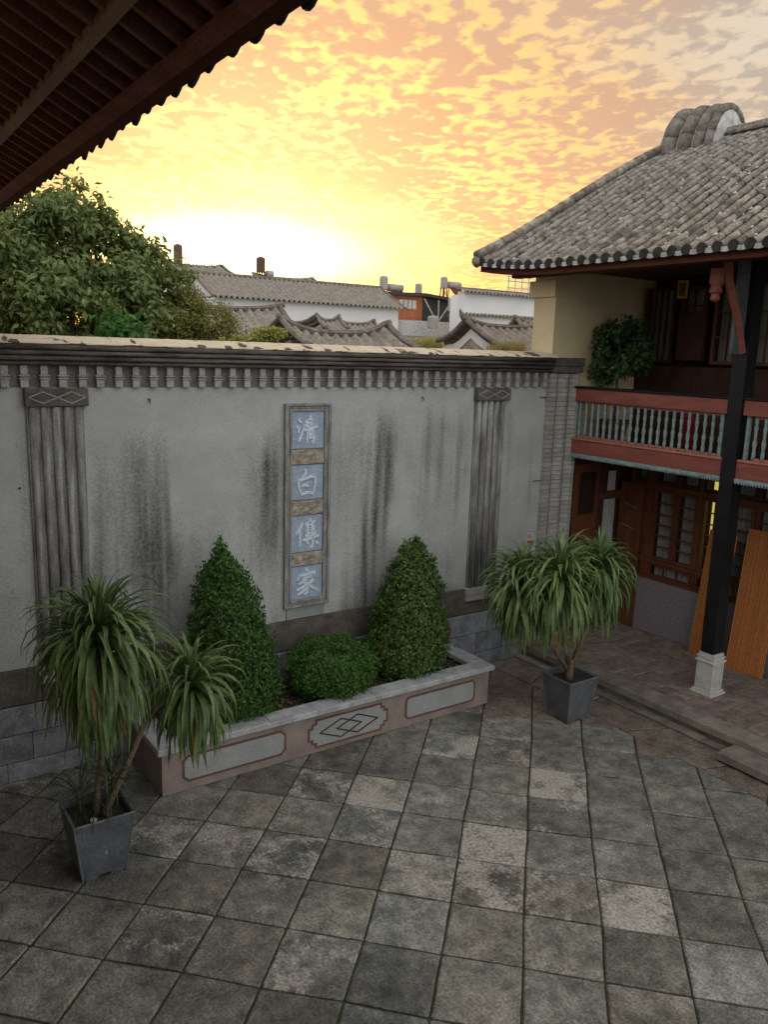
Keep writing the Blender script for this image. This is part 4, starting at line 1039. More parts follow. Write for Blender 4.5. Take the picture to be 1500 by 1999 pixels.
# --- roof
RX0, RX1 = 8.74, 13.30; RYE = 10.22; CS = .208
def prof_z(x): 
    t = (x-RX0)/(RX1-RX0); return 6.07+2.49*(t+.10*math.sin(math.pi*t)*(t-.25))
def lift(yv, x): 
    u = max(0, (yv-8.6)/1.6); t = (x-RX0)/(RX1-RX0); return .13*u*u*max(0, 1-t*1.4)
def roof_pt(x, yv, up=0): return Vector((x, yv, prof_z(x)+lift(yv, x)+up))
YN = 3.2
roof = MB(); nX = 24; ys = [YN+(RYE-YN)*k/24 for k in range(25)]; vs = []; fs = []
for i in range(nX+1):
    x = RX0+.03+(RX1-RX0)*i/nX
    for yv in ys: vs.append(roof_pt(x, yv, -.02))
nn = len(ys)
for i in range(nX):
    for k in range(nn-1): a = i*nn+k; fs.append((a, a+nn, a+nn+1, a+1))
top = len(vs)
vs += [(v[0], v[1], v[2]-.10) for v in vs[:top]]
fs += [tuple(top+i for i in f[::-1]) for f in list(fs)]
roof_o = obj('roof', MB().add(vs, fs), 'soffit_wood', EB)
# trough tiles: one stepped strip per column, all joined
tr = MB(); cols = []
yc = RYE-.12
while yc > YN: cols.append(yc); yc -= CS
NT = 26
xs_t = [RX0+(RX1-RX0)*k/NT for k in range(NT+1)]
for yc in cols[1:]:
    ym = yc+CS/2
    for k in range(NT):
        xa, xb = xs_t[k]-.02, xs_t[k+1]+.03
        for j in range(3):
            w0, w1 = (-.09+.06*j), (-.09+.06*(j+1)); h0, h1 = .02+2.2*w0*w0, .02+2.2*w1*w1
            tr.add([roof_pt(xa, ym+w0, h0+.018), roof_pt(xa, ym+w1, h1+.018), roof_pt(xb, ym+w1, h1), roof_pt(xb, ym+w0, h0)], [(0, 1, 2, 3)])
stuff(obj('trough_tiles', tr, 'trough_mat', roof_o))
def cover_mesh(Lt, r0=.062, r1=.052):
    mb = MB(); n = 6; vs = []
    for (x, r_) in ((0, r0), (Lt, r1)):
        for k in range(n+1): a = math.pi*k/n; vs.append((x, r_*math.cos(a), r_*.95*math.sin(a)))
    fs = [(k, k+1, n+2+k, n+1+k) for k in range(n)]
    for k in range(n+1): a = math.pi*k/n; vs.append((0, (r0-.016)*math.cos(a), (r0-.016)*.95*math.sin(a)))
    o = 2*(n+1)
    fs += [(o+k, o+k+1, k+1, k) for k in range(n)]
    return mb.add(vs, fs).mesh('cover_tile', True)
Lt = math.hypot((RX1-RX0)/NT, 2.49/NT)
cm = [cover_mesh(Lt+.03, .062+d, .050+d) for d in (-.003, 0, .004)]
slots = []
for yc in cols:
    for k in range(NT):
        a, b = roof_pt(xs_t[k], yc), roof_pt(xs_t[k+1], yc); slots.append((a, b))
cpos = Vector((0, 0, CAM_H)); slots.sort(key=lambda s: (s[0]-cpos).length)
field = MB()
for k, (a, b) in enumerate(slots):
    ang_ = math.atan2(b.z-a.z, b.x-a.x); q_ = random.Random(k)
    pos = a+Vector((0, q_.uniform(-.006, .006), .028+q_.uniform(0, .010))); me = cm[k % 3]; rot = (q_.gauss(0, .05), -ang_-.02+q_.gauss(0, .015), q_.gauss(0, .03))
    if k < 300: link('cover_tile', me, 'tile_grey', roof_o, pos, rot)
    else:
        from mathutils import Euler
        Mx = Matrix.Translation(pos) @ Euler(rot).to_matrix().to_4x4()
        field.add([tuple(Mx @ v.co) for v in me.vertices], [tuple(p.vertices) for p in me.polygons])
stuff(obj('cover_tile_field', field, 'tile_field', roof_o))
lime = MB(); q = random.Random(9)      # lime bedding that squeezes out beside the cover tiles
for yc in cols:
    for k in range(NT):
        if q.random() < .5:
            p = roof_pt(xs_t[k]+q.uniform(0, .15), yc+q.choice((-1, 1))*.062, .03); s = q.uniform(.015, .032)
            lime.add([p+Vector((s*2, 0, s*.5)), p+Vector((-s*2, 0, -s*.5)), p+Vector((0, s, 0)), p+Vector((0, -s, 0)), p+Vector((0, 0, s*.9))], [(0, 2, 4), (2, 1, 4), (1, 3, 4), (3, 0, 4)])
stuff(obj('lime_bedding', lime, 'lime', roof_o))
disc = MB()
n = 12
disc.add([(0, .066*math.cos(2*math.pi*k/n), .066*math.sin(2*math.pi*k/n)) for k in range(n)]+[(.03, .066*math.cos(2*math.pi*k/n), .066*math.sin(2*math.pi*k/n)) for k in range(n)], [tuple(range(n))]+[(k, (k+1) % n, n+(k+1) % n, n+k) for k in range(n)])
dme = disc.mesh('eave_end_tile')
lip = MB()
for j in range(6):
    w0, w1 = -.085+.17*j/6, -.085+.17*(j+1)/6
    f = lambda u: .052-2.6*(.0072-u*u)
    lip.add([(0, w0, .045), (0, w1, .045), (.012, w1, f(w1)-.045), (.012, w0, f(w0)-.045)], [(0, 3, 2, 1)])
    lip.add([(.015, w0, .045), (.015, w1, .045), (.027, w1, f(w1)-.045), (.027, w0, f(w0)-.045)], [(0, 1, 2, 3)])
lme = lip.mesh('drip_tile')
for yc in cols:
    p = roof_pt(RX0, yc, .03); link('eave_end_tile', dme, 'tile_dark', roof_o, p+Vector((-.045, 0, .012)), (0, .1, 0))
    if yc != cols[0]: link('drip_tile', lme, 'lime', roof_o, roof_pt(RX0, yc+CS/2, .0)+Vector((-.045, 0, -.012)))
# verge at the gable end: a rolled edge of long stones
def verge(yv, r_, up, m_):
    pts = [roof_pt(RX0-.06+(RX1-RX0+.06)*k/18, yv, up) for k in range(19)]
    for k in range(18): obj('verge_tile', MB().tube([pts[k], pts[k].lerp(pts[k+1], .97)], [r_*1.05, r_*.95], 8), m_, roof_o, True)
verge(RYE, .085, .05, 'tile_grey'); verge(RYE-.02, .075, .155, 'tile_grey')
# eave board and beam
obj('eave_board', MB().add([tuple(roof_pt(RX0+.06, ys[k], -.14)) for k in range(nn)]+[tuple(roof_pt(RX0+.06, ys[k], -.03)) for k in range(nn)]+[tuple(roof_pt(RX0+.10, ys[k], -.14)) for k in range(nn)],
    [(k, k+1, nn+k+1, nn+k) for k in range(nn-1)]+[(k, 2*nn+k, 2*nn+k+1, k+1) for k in range(nn-1)]), 'soffit_wood', roof_o)
obj('eave_beam', MB().box(9.18, 9.34, YN, 9.9, 6.0, 6.14, .01), 'dark_wood', EB)
obj('wall_plate', MB().box(9.82, 10.06, YN, 9.6, 6.26, 6.50, .01), 'dark_wood', EB)
obj('tie_beam', MB().box(9.3, 10.0, 9.12, 9.5, 6.285, 6.40), 'dark_wood', EB)
# ridge and the humped gable head
rz = prof_z(RX1)
for k, (z0, z1, h) in enumerate(((-.02, .10, .14), (.10, .16, .19), (.16, .25, .11))):
    obj('ridge_course', MB().box(RX1+.16-h, RX1+.16+h, YN, 9.15, rz+z0, rz+z1-.002, .015), 'tile_grey' if k != 1 else 'tile_field', roof_o)
obj('back_slope', MB().add([(RX1+.1, YN, rz), (RX1+.1, RYE, rz), (RX1+3.0, RYE, rz-1.7), (RX1+3.0, YN, rz-1.7)], [(0, 1, 2, 3)]), 'tile_field', roof_o)
hc = Vector((RX1+.16, 0, rz-.22)); HR, HZ = .54, .84
hp = [(hc.x+HR*math.cos(math.pi*k/14), hc.z+HZ*math.sin(math.pi*k/14)) for k in range(15)]
hump = obj('gable_hump', MB().prism([(p[0]*.985+hc.x*.015, p[1]-.03) for p in hp], 'y', 9.16, 10.24), 'lime', roof_o)
for yv, r_ in ((9.20, .07), (9.40, .10), (9.68, .13), (10.02, .15)):
    for k in range(0, 14, 2):
        pts = [(hp[j][0]+rnd.uniform(-.008, .008), yv+rnd.uniform(-.006, .006), hp[j][1]-.02) for j in (k, k+1, k+2)]
        obj('hump_tile', MB().tube(pts, [r_*1.02, r_, r_*.985], 9), 'far_ridge', hump, True)
gb = MB().prism([(RX0+1.0, 6.28), (RX1+1.3, 6.28), (RX1+1.3, 7.7), (RX1+.2, rz-.15), (RX0+2.2, prof_z(RX0+2.2)-.14), (RX0+1.0, prof_z(RX0+1.0)-.14)], 'y', 9.12, 9.54); obj('gable_wall', gb, 'cream', EB)

# --- things on the gallery
up_ = thing('potted_shrub', 'dense dark green shrub in a pot on the upper gallery by the cream wall', 'potted plant', (10.5, 8.72, 3.42))
obj('pot', MB().lathe([(.15, 0), (.17, .02), (.23, .34), (.25, .35), (.25, .40), (.21, .40), (.20, .33)], (10.5, 8.72, 3.421), 18), 'terracotta', up_, True)
obj('soil', MB().lathe([(.19, .30), (.20, .35)], (10.5, 8.72, 3.421), 14), 'soil', up_)
obj('trunk', MB().tube([(10.5, 8.72, 3.70), (10.48, 8.70, 4.3), (10.5, 8.74, 5.1)], [.03, .025, .015], 7), 'bark', up_)
for dx, dy in ((.12, .1), (-.1, .05), (.02, -.14)): obj('stake', MB().tube([(10.5+dx, 8.72+dy, 3.70), (10.5+dx*1.6, 8.72+dy*1.6, 4.75)], .010, 5), 'bamboo', up_)
q = random.Random(77); pts = []
for k in range(90):
    a = q.uniform(0, 6.28); e = math.asin(q.uniform(-.9, 1)); rr_ = q.uniform(.45, 1)
    c = Vector((10.5+.46*rr_*math.cos(a)*math.cos(e), 8.74+.50*rr_*math.sin(a)*math.cos(e), 4.88+.56*rr_*math.sin(e)))
    for j in range(42):
        d = Vector((q.gauss(0, 1), q.gauss(0, 1), q.gauss(0, 1))).normalized(); pts.append((c+d*.13*q.random()**.4, d+Vector((0, 0, .5))))
stuff(obj('foliage', leaf_cloud(pts, .085, .55, 6, droop=.4), 'gallery_leaf', up_))
ld = thing('plant_ladder', 'small white wire ladder stand behind the balusters on the upper gallery', 'plant stand', (10.35, 8.3, 3.42))
for dy in (0, .13): obj('rail', MB().tube([(10.35, 8.30+dy, 3.425), (10.38, 8.30+dy, 4.05)], .006, 5), 'white_stone', ld)
for k in range(6): obj('rung', MB().tube([(10.353+.004*k, 8.30, 3.50+.09*k), (10.353+.004*k, 8.43, 3.50+.09*k)], .005, 5), 'white_stone', ld)
c = at_x(1335, 565, FX-.1)
nt_ = thing('hanging_notice', 'small yellowed wooden tablet hanging on the upper gallery front', 'notice', (FX-.1, c.y, c.z-.15))
obj('tablet', MB().box(FX-.12, FX-.10, c.y-.09, c.y+.09, c.z-.14, c.z+.14, .004), 'paper_yellow', nt_)
obj('tablet_frame', MB().box(FX-.128, FX-.121, c.y-.055, c.y+.055, c.z-.10, c.z+.10, .002), 'terracotta', nt_)
def screen(name, label, p0, p1, zb, zt, lean, seed):
    t = thing(name, label, 'bamboo screen', ((p0[0]+p1[0])/2, (p0[1]+p1[1])/2, zb), 'bamboo screens leaning on the gallery front')
    a, b = Vector((p0[0], p0[1], 0)), Vector((p1[0], p1[1], 0)); dv = b-a; ln = Vector((lean[0], lean[1], 0))
    n = int(dv.length/.024)
    nr = max(2, n)
    nrm = Vector((-dv.y, dv.x, 0)).normalized()
    for i in range(nr):
        f0, f1 = (i+.14)/nr, (i+.86)/nr; vs = []
        for z, k in ((zb, 0), ((zb+zt)/2, .5), (zt, 1)):
            for f, bu in ((f0, 0), ((f0+f1)/2, -.006), (f1, 0)):
                bow = 0.0
                p = a+dv*f+ln*k+nrm*(bu+bow); vs.append((p.x, p.y, z))
        fs = []
        for r_ in range(2):
            for j in range(2): o = r_*3+j; fs.append((o, o+1, o+4, o+3))
        obj('slat', MB().add(vs, fs), 'bamboo', t)
    bk = MB().add([a-nrm*-.008+Vector((0, 0, zb)), b-nrm*-.008+Vector((0, 0, zb)), b+ln-nrm*-.008+Vector((0, 0, zt)), a+ln-nrm*-.008+Vector((0, 0, zt))], [(0, 1, 2, 3)])
    obj('backing', bk, 'rust', t)
    for k in range(9):
        f = (k+.5)/9; z = zb+(zt-zb)*f; p = a+ln*f; q2 = b+ln*f; bow = nrm*-.011
        obj('binding_cord', MB().tube([p+bow+Vector((0, 0, z)), q2+bow+Vector((0, 0, z))], .002, 4), 'bamboo', t)
screen('bamboo_screen', 'wide orange bamboo slat screen leaning upright behind the black pillar', (11.02, 6.63), (11.08, 6.05), GF+.005, 2.36, (.22, 0), 1)
screen('bamboo_screen', 'second orange bamboo screen of which a narrow strip shows left of the black pillar', (11.10, 7.33), (10.98, 6.78), GF+.005, 2.2, (.24, 0), 2)

# ================================================================== near building: eave seen from below
NB = thing('near_gallery_building', 'dark brown timber eave with scalloped tile edge, facing the red-balustraded building across the court', 'building', (-.6, 5.0, 0))
EX, EZ = 1.565, 6.105; sl_ = .50; YA, YB = -2.5, 10.6
def nz_(x): return EZ+sl_*(EX-x)
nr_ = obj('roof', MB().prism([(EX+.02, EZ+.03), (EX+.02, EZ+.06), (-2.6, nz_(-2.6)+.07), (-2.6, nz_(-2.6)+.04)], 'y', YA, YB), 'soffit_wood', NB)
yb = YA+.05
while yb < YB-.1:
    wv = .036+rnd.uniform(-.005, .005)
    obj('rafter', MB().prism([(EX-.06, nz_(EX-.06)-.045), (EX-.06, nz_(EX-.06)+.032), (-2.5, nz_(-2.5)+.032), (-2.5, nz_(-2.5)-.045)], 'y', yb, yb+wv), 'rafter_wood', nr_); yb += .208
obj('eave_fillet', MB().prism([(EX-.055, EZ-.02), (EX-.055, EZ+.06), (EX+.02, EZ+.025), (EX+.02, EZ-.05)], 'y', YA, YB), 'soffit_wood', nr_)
obj('fascia_board', MB().prism([(EX-.125, nz_(EX-.125)-.075), (EX-.125, nz_(EX-.125)-.047), (EX-.06, nz_(EX-.06)-.047), (EX-.06, nz_(EX-.06)-.075)], 'y', YA, YB), 'rafter_wood', nr_)
px_ = 1.20
obj('purlin', MB().prism([(px_-.024, nz_(px_)-.045), (px_-.024, nz_(px_)+.0), (px_+.024, nz_(px_)-.025), (px_+.024, nz_(px_)-.070)], 'y', YA, YB), 'purlin_wood', nr_)
obj('inner_purlin', MB().prism([(.10, nz_(.15)-.20), (.10, nz_(.15)-.02), (.26, nz_(.15)-.06), (.26, nz_(.15)-.20)], 'y', YA, YB), 'soffit_wood', nr_)
# tiles over it and their drip ends
ct = MB(); yb = 3.07-CS*26; kk = 0
ds = MB()
n = 8
ds.add([(0, .075*math.cos(math.pi+math.pi*k/n)*1.0, .05+.11*math.sin(math.pi+math.pi*k/n)) for k in range(n+1)]+[(.018, .075*math.cos(math.pi+math.pi*k/n), .05+.11*math.sin(math.pi+math.pi*k/n)) for k in range(n+1)], [tuple(range(n+1)), tuple(range(n+1, 2*n+2))[::-1]]+[(k, n+1+k, n+2+k, k+1) for k in range(n)])
dsm = ds.mesh('drip_tile')
while yb < YB-.12:
    if yb > YA+.1:
        link('drip_tile', dsm, 'tile_dark', nr_, (EX+.035+rnd.uniform(-.01, .015), yb, EZ+.0+rnd.uniform(-.01, .01)), (0, .25+rnd.uniform(-.1, .1), rnd.uniform(-.06, .06)), (1, 1, rnd.uniform(.8, 1.1)))
        ct.tube([(EX+.05, yb+CS/2, EZ+.075), (-2.6, yb+CS/2, nz_(-2.6)+.09)], .066, 8)
    yb += CS*1.10
stuff(obj('cover_tile_field', ct, 'tile_field', nr_))
obj('rear_wall', MB().box(-2.7, -2.5, YA, YB-.5, -.05, 8.0), 'cream', NB)
obj('upper_floor', MB().box(-2.5, -.35, YA, 8.9, 3.15, 3.30), 'dark_wood', NB)
for yc in (-1.5, 1.6, 5.2, 8.6):
    obj('pillar', MB().box(-.58, -.36, yc-.11, yc+.11, 0, 7.18), 'black_lacquer', NB)
    obj('eave_arm', MB().prism([(-.36, 6.55), (-.36, 6.72), (.10, 6.72), (.10, 6.62)], 'y', yc-.06, yc+.06), 'soffit_wood', NB)
# ================================================================== beyond the wall
def tile_slope(p0, p1, q0, q1, rows, sag=.0, n=8, up=0.0, one=0):
    """slope of half-round tile rows between the ridge p0-p1 and the eave q0-q1; up lifts the ends"""
    mb = MB(); vs = []; fs = []; S = 6; K = rows*S
    p0, p1, q0, q1 = map(Vector, (p0, p1, q0, q1))
    amp = (p1-p0).length/rows*.38
    prof = (0, .72, 1.0, .72, 0, -.12)
    for i in range(n+1):
        t = i/n
        a, b = p0.lerp(q0, t), p1.lerp(q1, t)
        for k in range(K+1):
            s = k/K; v = a.lerp(b, s)
            v.z += amp*prof[k % S]-sag*math.sin(math.pi*t)+up*(abs(2*s-1)**3 if (one == 0 or (s-.5)*one > 0) else 0)*(1-.3*t)
            vs.append(v)
    for i in range(n):
        for k in range(K): o = i*(K+1)+k; fs.append((o, o+1, o+K+2, o+K+1))
    return mb.add(vs, fs)
def ridge_line(p0, p1, r_, up, n=14, ext=.0, one=False):
    p0, p1 = Vector(p0), Vector(p1); d = (p1-p0); pts = []
    for k in range(n+1):
        s = -ext+(1+2*ext)*k/n; v = p0+d*s; v.z += up*abs(2*min(max(s, 0 if not one else .5), 1)-1)**3+.06; pts.append(v)
    return MB().tube(pts, r_, 6)
def house_x(name, label, cat, x0, x1, yf, depth, ze, zr, wallm='white_wall', up=0.0, sag=.08, row=.24, group=None, over=.3, rid=.10, base=-.1, one=False):
    """ridge along X, front slope towards us"""
    yr, yk = yf+depth/2, yf+depth
    t = thing(name, label, cat, ((x0+x1)/2, yf, base), group)
    zs = ze-.12
    sl2 = (zr-ze)/(depth/2)
    wl_ = MB().box(x0+over, x1-over, yf+.35, yk-.35, base, zs+.35*sl2-.02); obj('wall', wl_, wallm, t)
    for xg in (x0+over, x1-over-.2): obj('gable', MB().prism([(yf+.35, zs+.2), (yr, zr-.12), (yk-.35, zs+.2)], 'x', xg+.001, xg+.199), wallm, t)
    rows = max(4, int((x1-x0)/row))
    f = obj('roof', tile_slope((x0, yr, zr), (x1, yr, zr), (x0, yf, ze), (x1, yf, ze), rows, sag, 7, up, 1 if one else 0), 'far_tile', t, True)
    obj('rear_slope', tile_slope((x1, yr, zr), (x0, yr, zr), (x1, yk, ze), (x0, yk, ze), rows, sag, 5, up, -1 if one else 0), 'far_tile', f, True)
    obj('ridge', ridge_line((x0, yr, zr), (x1, yr, zr), rid, up, 16, .015, one), 'far_ridge', f)
    for xv in (x0, x1):
        pts = [Vector((xv, yr, zr)).lerp(Vector((xv, yf, ze)), k/6)+Vector((0, 0, .05-sag*math.sin(math.pi*k/6)+(0 if (one and xv == x0) else up)*(1-.3*k/6))) for k in range(7)]
        obj('verge', MB().tube(pts, rid*.8, 6), 'far_ridge', f)
    return t
def house_g(name, label, cat, x0, x1, yf, yr, yk, zf, zr, zk, wallm='earth_brick', up=.15, sag=.08, row=.24, base=-.1, band=False, group=None, rid=.06, fly=.18):
    """old house with its ridge along X and its near gable facing -X; both ridge ends sweep up"""
    t = thing(name, label, cat, ((x0+x1)/2, yf, base), group)
    Fp, Ap, Kp = Vector((0, yf, zf)), Vector((0, yr, zr)), Vector((0, yk, zk))
    def sg(P, Q, k): v = P.lerp(Q, k); v.z -= sag*math.sin(math.pi*k); return v
    pr = [(yf+.12, base)]+[(sg(Fp, Ap, k/6).y+.12*(1-k/6), sg(Fp, Ap, k/6).z-.10) for k in range(7)]+[(sg(Ap, Kp, k/6).y-.12*k/6, sg(Ap, Kp, k/6).z-.10) for k in range(1, 7)]+[(yk-.12, base)]
    obj('wall', MB().prism(pr, 'x', x0+fly, x1-fly), wallm, t)
    rows = max(5, int((x1-x0)/row))
    f = obj('roof', tile_slope((x0, yr, zr), (x1, yr, zr), (x0, yf, zf), (x1, yf, zf), rows, sag, 8, up), 'far_tile', t, True)
    obj('rear_slope', tile_slope((x1, yr, zr), (x0, yr, zr), (x1, yk, zk), (x0, yk, zk), rows, sag, 8, up), 'far_tile', f, True)
    obj('ridge', ridge_line((x0, yr, zr), (x1, yr, zr), rid, up, 18, .03), 'far_ridge', f)
    for xv in (x0, x1):
        for P, Q in ((Fp, Ap), (Kp, Ap)):
            pts = [sg(P, Q, k/8)+Vector((xv, 0, .03+up*(.7+.3*k/8))) for k in range(9)]; obj('verge', MB().tube(pts, rid*.9, 6), 'far_ridge', f)
    if band:
        for P, Q in ((Fp, Ap), (Ap, Kp)):
            vs = []
            for k in range(9): v = sg(P, Q, k/8); vs += [(x0+fly-.02, v.y, v.z-.02), (x0+fly-.02, v.y, v.z-.22)]
            obj('plaster_band', MB().add(vs, [(2*k, 2*k+2, 2*k+3, 2*k+1) for k in range(8)]), 'white_wall', t)
    return t
def span(pl_, pr2, Y): a = at_y(*pl_, Y); b = at_y(*pr2, Y); return a.x, b.x, a.z, b.z
# near roofs just behind the wall
G_ = 'old tiled roofs beyond the wall'
house_g('tiled_house', 'old house with sagging tiled ridge swept up at both ends, just over the coping', 'house', 6.66, 8.93, 11.9, 13.0, 14.5, 4.66, 5.05, 4.70, up=.24, sag=.06, row=.20, group=G_)
house_g('tiled_house', 'old house with mossy tiled roof between the tree and the long white hall', 'house', 5.6, 9.2, 15.8, 18.0, 20.2, 4.45, 5.62, 4.5, up=.14, sag=.10, row=.22, group=G_)
hg = house_g('tiled_house', 'brick-gabled house with pale bargeboard band and horned ridge tip beside the cream pier', 'house', 11.5, 13.7, 12.14, 13.77, 14.75, 4.75, 5.36, 4.95, up=.14, sag=.09, row=.20, band=True, group=G_)
obj('ridge_tip', MB().tube([(11.45, 13.77, 5.54), (11.38, 13.77, 5.62), (11.33, 13.77, 5.74)], [.06, .05, .015], 6), 'far_ridge', hg)
house_g('tiled_house', 'small steep tiled house partly hidden behind the cream pier', 'house', 16.0, 18.4, 15.8, 17.0, 17.9, 4.95, 5.62, 5.1, 'white_wall', up=.18, sag=.08, row=.22, group=G_)
house_g('tiled_house', 'little horn-ridged roof at the left below the wall of the long white hall', 'house', 14.75, 15.7, 25.3, 26.0, 27.6, 5.42, 5.80, 5.6, up=.20, sag=.08, row=.22, group=G_)
house_g('tiled_house', 'little horn-ridged roof nearer the orange brick house, below the long hall', 'house', 16.2, 17.9, 26.2, 27.0, 28.2, 5.35, 5.76, 5.5, up=.18, sag=.08, row=.22, group=G_)
house_g('tiled_house', 'low grassy tiled roof in front of the orange brick house', 'house', 13.6, 17.2, 18.2, 21.0, 23.5, 4.72, 5.20, 4.7, up=.02, sag=.03, row=.22, group=G_)
# the long white building
house_x('white_hall', 'long white-walled hall with straight grey tiled roof', 'building', 15.0, 25.9, 36.0, 5.0, 7.03, 8.22, 'white_wall', up=.0, sag=.04, row=.27, over=.25, rid=.09)
a = at_y(420, 590, 33); 
# roofs behind it
house_x('tiled_house', 'distant low roof behind the long hall beside the dark water tank', 'house', at_y(500, 550, 52).x, at_y(617, 560, 52).x, 50.0, 5, at_y(560, 566, 50).z, at_y(560, 546, 52.5).z, 'white_wall', up=.2, row=.5, group='far roofs')
house_x('tiled_house', 'distant roof showing over the tree tip beside the brown water tank', 'house', at_y(330, 545, 52).x, at_y(440, 540, 52).x, 50.0, 5, at_y(400, 540, 50).z, at_y(400, 523, 52.5).z, 'white_wall', up=.2, row=.5, group='far roofs')
# orange brick house with lean-to
YJ = 42.0
a, b, c, d0 = at_y(757, 577, YJ), at_y(826, 580, YJ), at_y(880, 589, YJ), at_y(824, 632, YJ)
bj = thing('brick_house', 'orange brick house with a dark sheet-clad side wall', 'house', (b.x, YJ, 0))
obj('wall', MB().box(a.x, b.x-.02, YJ, YJ+5, -.1, b.z), 'orange_brick', bj)
obj('sheet_wall', MB().prism([(b.x, -.1), (c.x, -.1), (c.x, c.z), (b.x, b.z)], 'y', YJ+.02, YJ+5), 'sheet_dark', bj)
obj('roof', MB().prism([(a.x-.4, a.z+.02), (b.x, b.z+.02), (c.x+.4, c.z-.02), (c.x+.4, c.z+.16), (b.x, b.z+.22), (a.x-.4, a.z+.2)], 'y', YJ-.4, YJ+5.2), 'sheet_dark', bj)
w0, w1 = at_y(779, 584, YJ), at_y(812, 604, YJ)
wn = obj('window', MB().box(w0.x, w1.x, YJ-.05, YJ-.005, w1.z, w0.z), 'lime', bj)
for k in range(1, 4): xk = w0.x+(w1.x-w0.x)*k/4; obj('mullion', MB().box(xk-.03, xk+.03, YJ-.09, YJ-.051, w1.z, w0.z), 'earth_brick', wn)
for (p, q2) in (((829, 583), (846, 616)), ((876, 598), (856, 628)), ((857, 586), (856, 625))):
    A, B = at_y(*p, YJ-.3), at_y(*q2, YJ-.5); obj('prop', MB().tube([A, B], .05, 5), 'tank_grey', bj)
k0, k1 = at_y(785, 632, YJ-3), at_y(880, 640, YJ-3); obj('terrace', MB().box(k0.x, k1.x, YJ-3, YJ-.02, -.1, at_y(830, 629, YJ-1.5).z), 'lime', bj)
# white wall with tiled coping on the right
YK = 30.0
a, b = at_y(908, 566, YK), at_y(1050, 563, YK)
wk = thing('white_boundary_wall', 'tall blank white wall topped by a narrow grey tiled coping', 'wall', ((a.x+b.x)/2, YK, 0))
obj('wall', MB().box(a.x, b.x+1.2, YK, YK+.5, -.1, a.z-.05), 'white_wall', wk)
zk = at_y(960, 617, YK).z
def cop2(z0, h, d): obj('tiled_coping', tile_slope((a.x-.15, YK+.2, z0+h), (b.x+1.3, YK+.2, z0+h), (a.x-.15, YK-d, z0), (b.x+1.3, YK-d, z0), 26, 0, 3), 'far_tile', wk, True)
cop2(a.z-.12, .16, .30); cop2(zk-.05, .14, .25)
obj('coping_ridge', MB().box(a.x-.2, b.x+1.3, YK+.1, YK+.4, a.z+.02, a.z+.14), 'far_ridge', wk)
# water tanks and solar heaters
def tank(px, top, bot, wpx, Y, m_, label, legs=True, legbot=None, heater=None, shape='tank'):
    a, b = at_y(px, top, Y), at_y(px, bot, Y); r_ = (at_y(px+wpx/2, bot, Y).x-at_y(px-wpx/2, bot, Y).x)/2*.92
    zl = at_y(px, legbot, Y).z if legbot else b.z
    t = thing('water_tank', label, 'water tank', (a.x, Y, zl), 'rooftop water tanks'); h = a.z-b.z
    pr = [(r_*.98, 0), (r_, h*.04)]
    for k in range(1, 7): pr += [(r_, h*(.12*k)), (r_*1.02, h*(.12*k+.03)), (r_, h*(.12*k+.06))]
    pr += [(r_, h*.88), (r_*.8, h*.95), (r_*.3, h)]
    obj('drum', MB().lathe(pr, (a.x, Y, b.z), 16), m_, t, True)
    if legs:
        for s in range(4):
            an = math.pi/4+s*math.pi/2; obj('leg', MB().tube([(a.x+r_*.85*math.cos(an), Y+r_*.85*math.sin(an), b.z), (a.x+r_*1.0*math.cos(an), Y+r_*1.0*math.sin(an), zl)], .05, 5), 'rust', t)
        obj('brace', MB().tube([(a.x-r_*.7, Y-r_*.7, b.z-.05), (a.x+r_*.75, Y-r_*.7, zl+.1)], .03, 4), 'rust', t)
    return t
tank(347, 476, 513, 18, 52, 'tank_brown', 'rust brown water tank on legs rising beside the tree', True, 528)
tank(509, 501, 532, 17, 52, 'tank_brown', 'dark water tank on a frame over the long white hall', True, 548)
tank(750, 538, 566, 15, 46, 'tank_grey', 'pale water tank on legs at the end of the long hall roof', True, 577)
tank(818, 553, 577, 12, 47, 'tank_grey', 'slim pale water tank standing on the brick house roof', False)
tank(868, 540, 563, 12, 47, 'tank_grey', 'pale water tank with a solar heater beside it near the white wall', True, 583)
tank(884, 581, 608, 14, 40, 'tank_grey', 'white water tank squatting before the small brick gable', True, 620)
tank(846, 616, 641, 18, 38, 'tank_grey', 'ribbed white water tank on the terrace below the dark sheet wall', False)
def heater(p, wpx, Y, label):
    c = at_y(*p, Y); hw = (at_y(p[0]+wpx/2, p[1], Y).x-at_y(p[0]-wpx/2, p[1], Y).x)/2
    t = thing('solar_heater', label, 'solar heater', (c.x, Y, c.z-1.0), 'rooftop solar water heaters')
    obj('boiler', MB().tube([(c.x-hw, Y, c.z), (c.x+hw, Y, c.z)], .24, 12), 'tank_grey', t, True)
    for k in range(7): xk = c.x-hw*.85+hw*1.7*k/6; obj('tube', MB().tube([(xk, Y-.1, c.z-.2), (xk, Y-1.1, c.z-1.0)], .05, 5), 'rust', t)
    for s in (-1, 1): obj('leg', MB().tube([(c.x+s*hw*.8, Y+.05, c.z-.2), (c.x+s*hw*.8, Y+.1, c.z-1.0)], .04, 5), 'steel', t)
heater((772, 562), 26, 46, 'solar water heater with pale boiler beside the tank on the long hall end')
heater((887, 557), 22, 47, 'solar water heater with pale boiler next to the tank near the white wall')
heater((526, 535), 12, 52, 'small solar water heater beside the dark tank')
bb = at_y(893, 602, 40); t = tag(obj('blue_boiler', MB().tube([(bb.x-.4, 40, bb.z-.5), (bb.x-.4, 40, bb.z), (bb.x+.35, 40, bb.z)], [.2, .25, .25], 10), 'tank_blue'), 'small blue boiler tank before the tall white wall', 'boiler')
